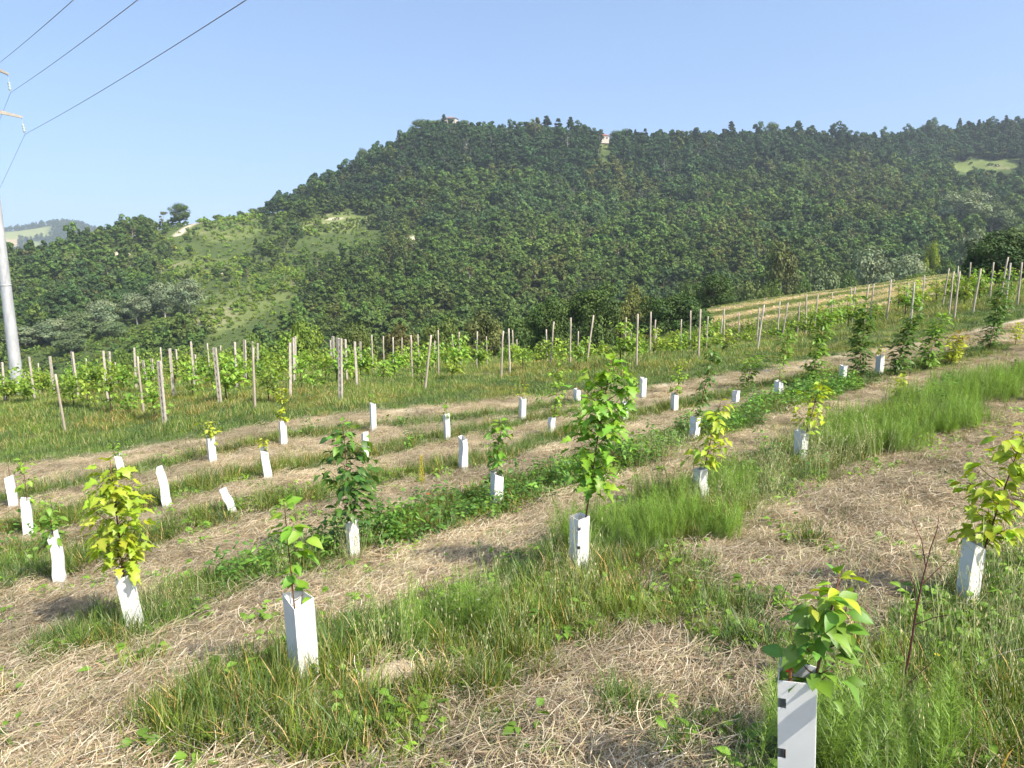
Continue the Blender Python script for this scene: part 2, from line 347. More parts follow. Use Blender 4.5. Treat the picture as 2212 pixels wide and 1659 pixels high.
def mesh_arrays(me):
    V = np.array([v.co[:] for v in me.vertices]); Fc = [tuple(p.vertices) for p in me.polygons]
    C = np.empty(len(V) * 4, np.float32); me.attributes['col'].data.foreach_get('color', C); return V, Fc, C.reshape(-1, 4)[:, :3]
def leaf_matrix(p, direction, size, rnd, up=(0, 0, 1)):
    y = Vector(direction).normalized(); u = Vector(up) + Vector((rnd.gauss(0, .35), rnd.gauss(0, .35), 0)); x = y.cross(u)
    if x.length < 1e-4: x = Vector((1, 0, 0))
    x.normalize(); z = x.cross(y)
    M = Matrix((x, y, z)).transposed().to_4x4(); M = M @ Matrix.Scale(size, 4); M.translation = Vector(p) + y * (.28 * size); return M
def blades(nb, h, rad, w, lean, segs=4, curl=.5, col=(.1, .18, .03), cvar=.3, dry=.1, drycol=(.42, .36, .17), rnd=None, up0=1.0, dirbias=None):
    """a clump of grass blades"""
    rnd = rnd or random.Random(1); mb = MB()
    for _ in range(nb):
        a = rnd.uniform(0, 6.283); r = rad * math.sqrt(rnd.random()); x, y = r * math.cos(a), r * math.sin(a)
        b = rnd.uniform(0, 6.283) if dirbias is None else dirbias + rnd.gauss(0, .7)
        L = h * rnd.uniform(.45, 1.1); th = abs(rnd.gauss(0, lean)); cu = rnd.uniform(.2, 1) * curl; ww = w * rnd.uniform(.6, 1.2)
        c = np.array(drycol if rnd.random() < dry else col) * rnd.uniform(1 - cvar, 1 + cvar); c = c * np.array([rnd.uniform(.85, 1.25), 1, 1])
        p = np.array([x, y, -.03]); V = []; C = []; s = np.array([-math.sin(b), math.cos(b), 0]); tw = rnd.uniform(-.9, .9); s = s * math.cos(tw) + np.array([math.cos(b), math.sin(b), 0]) * math.sin(tw)
        for k in range(segs + 1):
            t = k / segs; wk = ww * (1 - t ** 1.6) * .5 + 2e-4
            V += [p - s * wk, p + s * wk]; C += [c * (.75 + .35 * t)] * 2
            ang = th + cu * t * 1.6
            p = p + (L / segs) * np.array([math.cos(b) * math.sin(ang), math.sin(b) * math.sin(ang), up0 * math.cos(ang)])
        mb.add(V, [(2 * k, 2 * k + 1, 2 * k + 3, 2 * k + 2) for k in range(segs)], np.array(C))
    return mb
def straw_clump(nb, rad, rnd, cols, L0=.28, w=.0035, lift=.035):
    mb = MB()
    for _ in range(nb):
        a = rnd.uniform(0, 6.283); r = rad * math.sqrt(rnd.random()); p = np.array([r * math.cos(a), r * math.sin(a), rnd.uniform(.004, lift)])
        b = rnd.gauss(0.0, .75) + (math.pi if rnd.random() < .5 else 0); L = L0 * rnd.uniform(.3, 1.2); cu = rnd.gauss(0, .5); ww = w * rnd.uniform(.6, 1.8)
        e0 = rnd.gauss(.08, .16); c = np.array(rnd.choice(cols)) * rnd.uniform(.65, 1.25); V = []; n = 4
        for k in range(n + 1):
            s = np.array([-math.sin(b), math.cos(b), 0]) * ww * .5; up = np.array([0, 0, ww * .3])
            V += [p - s, p + s + up]; b += cu / n; e = e0 * (1 - 2 * k / n)
            p = p + L / n * np.array([math.cos(b) * math.cos(e), math.sin(b) * math.cos(e), math.sin(e)]); p[2] = max(p[2], .003)
        mb.add(V, [(2 * k, 2 * k + 1, 2 * k + 3, 2 * k + 2) for k in range(n)], c)
    return mb
def quads(P, Nrm, size, rng, col, aspect=1.5, jit=.38):
    """leaf-sized diamonds at P facing roughly Nrm; returns V, F, C"""
    n = len(P); Nn = Nrm + rng.normal(0, jit, (n, 3)); Nn /= np.linalg.norm(Nn, axis=1)[:, None] + 1e-9
    A = np.cross(Nn, rng.normal(0, 1, (n, 3))); A /= np.linalg.norm(A, axis=1)[:, None] + 1e-9; B = np.cross(Nn, A)
    s = size * rng.uniform(.6, 1.35, n)[:, None]
    V = np.stack([P - A * s * aspect * .5, P + B * s * .5 + Nn * s * .12, P + A * s * aspect * .5, P - B * s * .5 + Nn * s * .12], 1).reshape(-1, 3)
    Fc = np.arange(4 * n).reshape(n, 4); C = np.repeat(col, 4, axis=0); return V, Fc, C
def crown(rng, H, R, z0, nl, per, size, shape='round', col=(.07, .12, .03), gap=.0):
    """a broad crown: nl lobes of leaf clumps spread through the volume"""
    Ps, Ns, Cs = [], [], []
    for i in range(nl):
        if shape == 'round':
            u = rng.normal(0, 1, 3); u /= np.linalg.norm(u); rr = rng.uniform(.45, .9); c = u * rr * np.array([R, R, (H - z0) * .5]); c[2] += (H + z0) / 2; lr = R * rng.uniform(.28, .46)
        elif shape == 'cone':
            t = rng.random() ** .8; a = rng.uniform(0, 6.283); rad = R * (1 - t) * rng.uniform(.5, 1); c = np.array([math.cos(a) * rad, math.sin(a) * rad, z0 + t * (H - z0) * .98]); lr = max(R * .32 * (1 - t * .75), .12 * R)
        elif shape == 'dome':
            u = rng.normal(0, 1, 3); u /= np.linalg.norm(u); u[2] = abs(u[2]) * 1.0 - .05; c = u * rng.uniform(.6, .88) * np.array([R, R, H - z0]); c[2] += z0; lr = R * rng.uniform(.2, .32)
        else:   # column
            t = rng.random(); a = rng.uniform(0, 6.283); rad = R * math.sin(math.pi * (.12 + .8 * t)) * rng.uniform(.2, .85); c = np.array([math.cos(a) * rad, math.sin(a) * rad, z0 + t * (H - z0)]); lr = R * rng.uniform(.35, .6)
        d = rng.normal(0, 1, (per, 3)); d /= np.linalg.norm(d, axis=1)[:, None]; q = rng.uniform(.55, 1.05, per)[:, None]
        P = c + d * q * lr * np.array([1, 1, .75 if shape != 'cone' else .45]); Ps.append(P); Ns.append(d + np.array([0, 0, .5]))
        Cs.append(np.array(col) * rng.uniform(.7, 1.4) * np.stack([rng.uniform(.85, 1.2, per)] * 3, 1) * np.array([rng.uniform(.9, 1.15), 1, 1]))
    P = np.concatenate(Ps); keep = P[:, 2] > z0 * .4; P = P[keep]
    return quads(P, np.concatenate(Ns)[keep], size, rng, np.concatenate(Cs)[keep])
def crown_mesh(name, rng, *a, material=None, **k):
    V, Fc, C = crown(rng, *a, **k); return mesh_from(name, V, Fc, C, False, material or M_TREE)
def trunk_mesh(name, H, r, rng, limbs=4, z0=.35, spread=.4, material=None):
    mb = MB(); top = np.array([rng.normal(0, .04) * H, rng.normal(0, .04) * H, H * .8])
    ax = [np.array([0, 0, -.6]), np.array([0, 0, 0]), top * .35 + rng.normal(0, .02, 3) * H, top * .7, top]
    mb.tube(ax, [r * 1.25, r, r * .75, r * .45, r * .12], 7)
    for i in range(limbs):
        t = rng.uniform(z0, .85); p = top * t; a = rng.uniform(0, 6.283); L = H * spread * rng.uniform(.5, 1) * (1.1 - t * .6)
        q = p + L * np.array([math.cos(a) * .75, math.sin(a) * .75, .55]); mb.tube([p, (p + q) / 2 + rng.normal(0, .04, 3) * L, q], [r * .42, r * .28, r * .08], 5)
    return mb.mesh(name, material or M_BARK, True)

# ---------------------------------------------------------------- the ground we stand on: orchard, path, vineyard, hay field
def spaced(lo, hi, c, fine, grow, mx):
    def side(end, sgn):
        out = []; p = c; st = fine
        while (p < end) if sgn > 0 else (p > end):
            if abs(p - c) > (6 if sgn > 0 else 5): st = min(st * grow, mx)
            p += sgn * st; out.append(p)
        return out
    return np.array(side(lo, -1)[::-1] + [c] + side(hi, 1))
gx = spaced(-75, 130, 0.0, .075, 1.02, 2.5); gy = spaced(-12, 190, 3.5, .075, 1.018, 2.5)
GX, GY = np.meshgrid(gx, gy); gz = near_z(GX, GY)
g, pth, bey, hay = cover(GX, GY)
rough = np.exp(-np.maximum(0, GY - 12) / 12)
gz = gz + rough * ((fnoise(GX, GY, .5, 21) - .5) * .07 + (vnoise(GX, GY, .14, 22) - .5) * .03 * (1 - g)) + .04 * g * (1 - bey) + bey * (fnoise(GX, GY, 1.4, 24) - .5) * .12
strawmix = fnoise(GX, GY, 1.3, 41); green_in_straw = sstep(.5, .72, fnoise(GX, GY, .8, 43))
c_straw = np.array([.4, .345, .235]); c_straw2 = np.array([.24, .2, .13]); c_soil = np.array([.40, .33, .22]); c_gr = np.array([.085, .11, .035]); c_verge = np.array([.10, .125, .045]); c_dry = np.array([.30, .25, .12])
m = lambda a, b, t: a * (1 - t[..., None]) + b * t[..., None]
S = m(np.broadcast_to(c_straw2, GX.shape + (3,)), c_straw, sstep(.3, .65, strawmix)); S = m(S, c_gr * 1.1, green_in_straw * .45); S = m(S, c_soil, sstep(.66, .8, fnoise(GX, GY, 1.0, 45)) * .6)
G = m(np.broadcast_to(c_gr, GX.shape + (3,)), c_verge, bey); G = m(G, c_dry, bey * sstep(.56, .72, fnoise(GX, GY, 4, 47)) * .8)
Cg = m(S, G, g); Cg = m(Cg, np.array([.6, .52, .37]), pth * .9)
# hay field: windrows of cut hay over green regrowth, following the slope
hs = -.52 * GX + .85 * GY; ht = .85 * GX + .52 * GY; band = .5 + .5 * np.sin(hs * 1.05 + 2.5 * fnoise(GX, GY, 14, 51)); Hc = m(np.broadcast_to(np.array([.17, .19, .06]), GX.shape + (3,)), np.array([.50, .40, .20]), sstep(.4, .62, .42 * band + .75 * fnoise(hs, ht / 5, 1.6, 52) - .1))
Cg = m(Cg, Hc, hay)
nx, ny = len(gx), len(gy); I = np.arange(nx * ny).reshape(ny, nx)
FQ = np.stack([I[:-1, :-1], I[:-1, 1:], I[1:, 1:], I[1:, :-1]], -1).reshape(-1, 4)
def grid_mesh(name, X, Y, Z, Q, C, material):
    me = bpy.data.meshes.new(name); V = np.stack([X, Y, Z], -1).reshape(-1, 3); me.vertices.add(len(V)); me.vertices.foreach_set('co', V.astype(np.float32).ravel())
    me.loops.add(Q.size); me.loops.foreach_set('vertex_index', Q.astype(np.int32).ravel()); me.polygons.add(len(Q)); me.polygons.foreach_set('loop_start', np.arange(0, Q.size, 4, dtype=np.int32))
    me.update(calc_edges=True); me.validate()
    at = me.attributes.new('col', 'FLOAT_COLOR', 'POINT'); c = np.ones((len(V), 4), np.float32); c[:, :3] = C.reshape(-1, 3); at.data.foreach_set('color', c.ravel())
    me.polygons.foreach_set('use_smooth', [True] * len(me.polygons)); me.materials.append(material); return me
tag(obj('ground', grid_mesh('ground', GX, GY, gz, FQ, Cg, M_GROUND)), 'sloping orchard and vineyard ground of mown straw, grass and pale soil', None, kind='structure')

# ---------------------------------------------------------------- the wooded hill across the valley
CLEAR = [[(425,470),(560,461),(585,478),(560,505),(480,525),(410,508)], [(620,495),(700,465),(835,460),(825,492),(730,508),(640,505)], [(865,522),(895,500),(938,503),(925,527),(880,532)],
 [(470,630),(560,592),(650,572),(670,600),(610,650),(530,705),(465,725),(415,705)], [(2035,358),(2110,345),(2190,348),(2230,360),(2150,370),(2060,368)], [(205,560),(270,540),(322,530),(325,545),(270,560),(215,570)],
 [(355,575),(420,555),(520,560),(560,575),(480,605),(380,605)], [(1286,300),(1326,302),(1322,326),(1300,326)]]
SCAR = [[(212,558),(268,541),(318,531),(320,541),(272,553),(222,563)], [(868,522),(893,508),(918,515),(890,527)], [(372,508),(432,474),(436,479),(380,511)], [(706,473),(732,469),(730,474),(709,477)], [(640,494),(665,490),(662,497),(645,499)], [(462,588),(490,583),(488,590),(468,594)], [(1294,320),(1318,322),(1322,342),(1306,343)]]
hx = np.arange(-460, 700, 3.2); hy = np.arange(62, 930, 3.2); HX, HY = np.meshgrid(hx, hy); HZ = hill_z(HX, HY)
Q3 = np.stack([HX, HY, HZ], -1) - EYE; dd = Q3 @ FW; PXh = CX + F * (Q3 @ RT) / dd; PYh = CY - F * (Q3 @ UP) / dd
clr = np.zeros(HX.shape, bool); sca = np.zeros(HX.shape, bool)
wx = (fnoise(HX, HY, 14, 63) - .5) * 34; wy = (fnoise(HX, HY, 14, 64) - .5) * 22
for P in CLEAR: clr |= in_poly(PXh + wx, PYh + wy, P)
for P in SCAR: sca |= in_poly(PXh + wx * .25, PYh + wy * .2, P)
front = dd < 470
Ch = np.broadcast_to(np.array([.07, .1, .03]), HX.shape + (3,)).copy()
Ch[clr] = np.array([.125, .16, .05]); Ch[clr & (fnoise(HX, HY, 9, 66) > .64)] = np.array([.2, .205, .1]); Ch[sca & front] = np.array([.52, .46, .34])
Ch *= (.75 + .5 * fnoise(HX, HY, 12, 61))[..., None]
I = np.arange(HX.size).reshape(HX.shape); FH = np.stack([I[:-1, :-1], I[:-1, 1:], I[1:, 1:], I[1:, :-1]], -1).reshape(-1, 4)
tag(obj('hill', grid_mesh('hill', HX, HY, HZ, FH, Ch, M_HILL)), 'steep hillside across the valley under woods and small clearings', None, kind='structure')

# ---------------------------------------------------------------- the low country beyond and the far hill at the left edge
def valley():
    xs = np.linspace(-3300, 3300, 40); ys = np.linspace(-1300, 3400, 40); X, Y = np.meshgrid(xs, ys)
    Z = -62 + 18 * (fnoise(X, Y, 900, 71) - .5); C = np.broadcast_to(np.array([.09, .12, .05]), X.shape + (3,)); I = np.arange(X.size).reshape(X.shape)
    return grid_mesh('valley_floor', X, Y, Z, np.stack([I[:-1, :-1], I[:-1, 1:], I[1:, 1:], I[1:, :-1]], -1).reshape(-1, 4), C, M_FAR)
tag(obj('valley_floor', valley()), 'low valley land stretching away behind the hills', None, kind='structure')
FARP = [(-400,520),(-200,512),(-80,505),(0,503),(50,499),(95,492),(130,485),(165,484),(195,489),(230,503),(270,522),(330,545),(450,560),(700,580)]
def far_z(X, Y):
    px = CX + F * X / Y; top = np.interp(px, [p[0] for p in FARP], [p[1] for p in FARP]); zt = 1.6 + (HOR - top) / F * 2300
    t = (Y - 1700) / 600.0; prof = np.where(t < 1, np.sin(np.clip(t, 0, 1) * math.pi / 2) ** 1.2, 1 - .5 * np.clip(t - 1, 0, 1.5))
    return -62 + (zt + 62) * prof + 5 * (fnoise(X, Y, 160, 73) - .5)
fx = np.arange(-2600, -500, 14.0); fy = np.arange(1650, 3000, 14.0); FX, FY = np.meshgrid(fx, fy); FZ = far_z(FX, FY)
fpx = CX + F * FX / FY; fpy = HOR - (FZ - 1.6) / FY * F
Cf = np.broadcast_to(np.array([.035, .055, .022]), FX.shape + (3,)).copy()
fields = [([(-60,508),(60,500),(128,490),(125,512),(60,516),(-40,522)], (.24,.27,.10)), ([(10,516),(62,517),(54,536),(0,528)], (.42,.33,.19)), ([(-60,524),(2,528),(45,538),(30,546),(-40,540)], (.22,.26,.10)), ([(60,528),(100,520),(112,530),(70,538)], (.2,.24,.1)), ([(0,545),(40,548),(20,556),(-20,556)], (.3,.3,.16))]
for P, c in fields: Cf[in_poly(fpx, fpy, P)] = c
I = np.arange(FX.size).reshape(FX.shape)
tag(obj('hill_beyond', grid_mesh('hill_beyond', FX, FY, FZ, np.stack([I[:-1, :-1], I[:-1, 1:], I[1:, 1:], I[1:, :-1]], -1).reshape(-1, 4), Cf, M_FAR)), 'hazy far hill with pale fields at the left edge', None, kind='structure')

# ---------------------------------------------------------------- woods
rt = np.random.default_rng(11)
broad_c = [crown_mesh('broadleaf_crown', rt, H, R, z0, 15, 46, .68, col=(.058, .097, .023)) for H, R, z0 in ((9, 3.1, 1.8), (10.5, 2.9, 2.6), (8, 3.4, 1.5), (9.5, 2.5, 2.0), (11.5, 3.2, 3.2), (7, 2.7, 1.0))]
broad_t = [trunk_mesh('broadleaf_trunk', H, .16, rt, 3) for H in (9, 10.5, 8, 9.5, 11.5, 7)]
cone_c = [crown_mesh('conifer_crown', rt, H, R, 1.2, 34, 26, .6, 'cone', col=(.036, .064, .022)) for H, R in ((10.5, 3.0), (9.5, 2.7), (11.5, 3.8))]
cone_t = [trunk_mesh('conifer_trunk', H * 1.15, .17, rt, 0) for H in (10.5, 9.5, 11.5)]
shrub_c = [crown_mesh('shrub_crown', rt, H, R, .2, 9, 30, .42, 'dome', col=(.085, .13, .03)) for H, R in ((2.6, 1.7), (3.4, 1.9), (1.9, 1.4))]
thin_c = [crown_mesh('thin_crown', rt, 10, 2.4, 3.5, 9, 24, .5, col=(.085, .095, .04)) for _ in range(2)]
thin_t = [trunk_mesh('thin_trunk', 10.5, .15, rt, 9, .3, .33, M_PALEBARK) for _ in range(2)]
def joined(c, t):
    me = bpy.data.meshes.new('tree'); Vc, Fc_, Cc = mesh_arrays(c); Vt, Ft, Ct = mesh_arrays(t)
    me = mesh_from('tree', np.vstack([Vc, Vt]), Fc_ + [tuple(i + len(Vc) for i in f) for f in Ft], np.vstack([Cc, Ct * .8]), False, M_TREE); me.materials.append(t.materials[0])
    mi = np.zeros(len(me.polygons), np.int32); mi[len(Fc_):] = 1; me.polygons.foreach_set('material_index', mi); return me
library('wood', [joined(c, t) for c, t in zip(broad_c + cone_c + thin_c, broad_t + cone_t + thin_t)] + shrub_c)
NB = len(broad_c); NCN = len(cone_c); NT = len(thin_c); NS = len(shrub_c)
def jgrid(st, y0, y1):
    a, b = np.meshgrid(np.arange(-340, 540, st), np.arange(y0, y1, st)); return a.ravel() + rt.uniform(-.45, .45, a.size) * st, b.ravel() + rt.uniform(-.45, .45, a.size) * st
(xa, ya), (xb, yb), (xc, yc) = jgrid(2.4, 98, 190), jgrid(2.9, 190, 300), jgrid(3.5, 300, 760)
tx = np.concatenate([xa, xb, xc]); ty = np.concatenate([ya, yb, yc])
tz = hill_z(tx, ty); v3 = np.stack([tx, ty, tz], 1) - EYE; td = v3 @ FW; tpx = CX + F * (v3 @ RT) / td; tpy = CY - F * (v3 @ UP) / td; tpt = CY - F * ((v3 + np.array([0, 0, 9])) @ UP) / td
ridge = np.interp(tpx, [-300,0,130,230,330,420,560,650,690,790,890,980,1150,1290,1400,1550,1700,1900,2000,2212,2500], [330,330,340,350,360,370,400,430,450,470,490,500,510,500,520,540,560,590,600,620,650])
keep = (tpx > -130) & (tpx < 2345) & (td < ridge + 14) & (near_z(tx, ty) < tz + 1)
tx, ty, tz, td, tpx, tpy, tpt = [a[keep] for a in (tx, ty, tz, td, tpx, tpy, tpt)]
inc = np.zeros(len(tx), bool)
twx = (fnoise(tx, ty, 14, 63) - .5) * 34; twy = (fnoise(tx, ty, 14, 64) - .5) * 22
for P in CLEAR: inc |= in_poly(tpx + twx, tpy + twy, P)
ins = np.zeros(len(tx), bool)
for P in SCAR: ins |= in_poly(tpx, tpy + 3, P) | in_poly(tpx, tpy - 6, P)
semi = in_poly(tpx, tpy, [(330,500),(440,465),(580,462),(690,480),(850,500),(840,560),(700,620),(640,680),(420,720),(330,640)])
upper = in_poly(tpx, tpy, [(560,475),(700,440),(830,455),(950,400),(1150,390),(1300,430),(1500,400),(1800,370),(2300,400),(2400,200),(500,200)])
n1 = fnoise(tx, ty, 55, 81); n2 = rt.random(len(tx)); n3 = fnoise(tx, ty, 22, 83)
idx = rt.integers(0, NB, len(tx)); scl = np.where(rt.random(len(tx)) < .14, rt.uniform(1.05, 1.35, len(tx)), rt.uniform(.55, .98, len(tx))) * (.8 + .4 * n3) * np.interp(td, [100, 180, 300, 420, 600], [.46, .56, .78, .94, 1.1])
tint = np.ones((len(tx), 3))
def blend(mask, col): tint[mask] = col
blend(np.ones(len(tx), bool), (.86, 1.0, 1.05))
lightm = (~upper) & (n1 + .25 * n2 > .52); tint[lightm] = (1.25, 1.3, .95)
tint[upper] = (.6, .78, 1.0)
brown = (fnoise(tx, ty, 30, 85) > .68) & (n2 < .5); tint[brown] = (1.2, 1.02, .95)
for (bx, by, br) in ((1320,400,60),(1380,430,50),(850,560,45),(700,700,40),(1200,640,90),(1150,300,30),(1850,440,110),(1600,560,80)):
    q = (np.hypot((tpx - bx), (tpy - by) * 1.4) < br) & (n2 < .55); tint[q] = (1.35, 1.08, .95)
tint *= (.62 + .78 * fnoise(tx, ty, 45, 87))[:, None] * rt.uniform(.78, 1.22, (len(tx), 1)) * np.stack([rt.uniform(.9, 1.12, len(tx)), np.ones(len(tx)), rt.uniform(.9, 1.1, len(tx))], 1)
conif = (upper & (n2 > .93)) | ((~upper) & (n2 > .965)); idx[conif] = NB + rt.integers(0, NCN, conif.sum())
thin = (n2 > .70) & (n2 < .745); idx[thin] = NB + NCN + rt.integers(0, NT, thin.sum())
topin = np.zeros(len(tx), bool)
for P in CLEAR + SCAR: topin |= in_poly(tpx, tpt + 4, P) & (td < 560)
sh = inc | topin | (semi & (n2 < .55)); idx[sh] = NB + NCN + NT + rt.integers(0, NS, sh.sum()); tint[sh & semi] *= np.array([1.3, 1.25, .9])
semi_s = semi & ~upper; scl[semi_s & ~sh] *= .72; scl[semi_s & sh] *= 1.15
hid = np.zeros(len(tx), bool)
for (hx_, hy_, hw_, hd_) in ((50,700,42,178),(105,682,40,180),(160,668,40,185),(215,640,38,192),(290,626,40,200),(350,600,36,206),(402,596,38,208),(235,690,36,185),(150,712,38,170),(1890,518,62,150),(1962,526,52,152),(1695,500,52,140),(2018,514,22,170),(2110,478,48,175),(2085,400,38,330),(2150,430,36,330),(386,437,17,365)):
    hid |= (td < hd_ + 4) & (np.abs(tpx - hx_) < hw_ * .95) & (tpt < hy_ + 62) & (tpy > hy_)
idx[hid] = NB + NCN + NT + rt.integers(0, NS, hid.sum()); scl[topin] *= .7; scl[hid] *= 1.15; scl[inc] *= rt.uniform(.7, 1.6, inc.sum())
bare = in_poly(tpx, tpy, CLEAR[4]) | in_poly(tpx, tpt + 3, CLEAR[4]) | in_poly(tpx, (tpt + tpy) / 2, CLEAR[4])
alive = ~((bare & (n2 < .95)) | (inc & (n2 < .12)) | (topin & (n2 < .3)) | ins | (semi & ~inc & (n2 < .12)))
tx, ty, tz, td, tpx, tpy, tpt, idx, scl, tint = [a[alive] for a in (tx, ty, tz, td, tpx, tpy, tpt, idx, scl, tint)]
trz = rt.uniform(0, 6.283, len(tx)); tscl = np.stack([scl * rt.uniform(.85, 1.15, len(tx)), scl * rt.uniform(.85, 1.15, len(tx)), scl * rt.uniform(.72, 1.12, len(tx))], 1)
vis_line = np.interp(tpx, [0, 300, 700, 1100, 1500, 1560, 2080, 2212], [790, 770, 745, 715, 690, 655, 588, 555])
cand = np.where((tpt < vis_line - 4) & (idx < NB + NCN + NT) & (tpx > 5) & (tpx < 2205))[0]; cand = cand[np.argsort(td[cand])][:230]
solo = np.zeros(len(tx), bool); solo[cand] = True
KIND = [('broadleaf_tree', 'broadleaf tree low on the wooded slope just beyond the vineyard', 'leafy trees at the foot of the wood')] * NB + [('conifer_tree', 'dark pointed conifer low on the wooded slope beyond the vineyard', 'conifers at the foot of the wood')] * NCN + [('sparse_tree', 'thin tree with pale branches low on the wooded slope beyond the vineyard', 'sparse pale-limbed trees at the foot of the wood')] * NT
ALLC = broad_c + cone_c + thin_c; ALLT = broad_t + cone_t + thin_t
SOLO = []
for i in cand:
    nm, lb, gr = KIND[idx[i]]
    r = empty(nm, (tx[i], ty[i], tz[i]), lb, 'tree', gr, trz[i]); r.scale = tscl[i]
    SOLO.append((r, nm, tpx[i], tpt[i])); obj('crown', ALLC[idx[i]], r, tint=tint[i]); obj('trunk', ALLT[idx[i]], r)
k = ~solo
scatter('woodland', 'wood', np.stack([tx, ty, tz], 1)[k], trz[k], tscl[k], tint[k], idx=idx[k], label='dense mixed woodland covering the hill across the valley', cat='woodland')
# trees on the far hill
ux = RNG.uniform(-2100, -700, 5200); uy = RNG.uniform(1720, 2420, 5200); uz = far_z(ux, uy); upx = CX + F * ux / uy; upy = HOR - (uz - 1.6) / uy * F
inf = np.zeros(len(ux), bool)
for P, c in fields: inf |= in_poly(upx, upy, P)
kf = (~inf | (RNG.random(len(ux)) < .012)) & (upx > -60) & (upx < 420)
scatter('far_woods', 'wood', np.stack([ux, uy, uz - 1], 1)[kf], RNG.uniform(0, 6, kf.sum()), RNG.uniform(1.0, 1.7, kf.sum()), np.array([.8, .9, 1.0]), idx=RNG.integers(0, NB, kf.sum()), label='far hazy woods on the hill at the left edge', cat='woodland')

# ---------------------------------------------------------------- trees and bushes that stand out
rb = np.random.default_rng(23)
BIG = {'dome': [(crown_mesh('bush_crown', rb, 4.4, 3.0, .25, 60, 240, .125, 'dome', col=(.065, .108, .024)), trunk_mesh('bush_trunk', 4.2, .12, rb, 6, .1)) for _ in range(2)],
       'round': [(crown_mesh('tree_crown', rb, 7.5, 2.7, 1.2, 46, 190, .17, 'round', col=(.07, .112, .024)), trunk_mesh('tree_trunk', 7.2, .14, rb, 9, .25)) for _ in range(3)],
       'airy': [(crown_mesh('airy_crown', rb, 8, 2.7, 1.4, 34, 150, .2, 'round', col=(.07, .1, .032)), trunk_mesh('airy_trunk', 7.8, .14, rb, 12, .2, .36, M_PALEBARK)) for _ in range(2)],
       'cone': [(cone_c[0], cone_t[0]), (cone_c[2], cone_t[2])]}
BASEH = {'dome': (4.6, 3.2), 'round': (7.8, 3.0), 'airy': (8.3, 3.0), 'cone': (10.7, 2.4)}
DK = (.9, .98, .85); GR = (1.3, 1.3, .9); LT = (1.7, 1.65, .75); OL = (1.25, 1.1, .9); BR = (1.45, 1.05, .85); SV = (2.3, 2.15, 3.6); SG = (1.7, 1.75, 2.3)
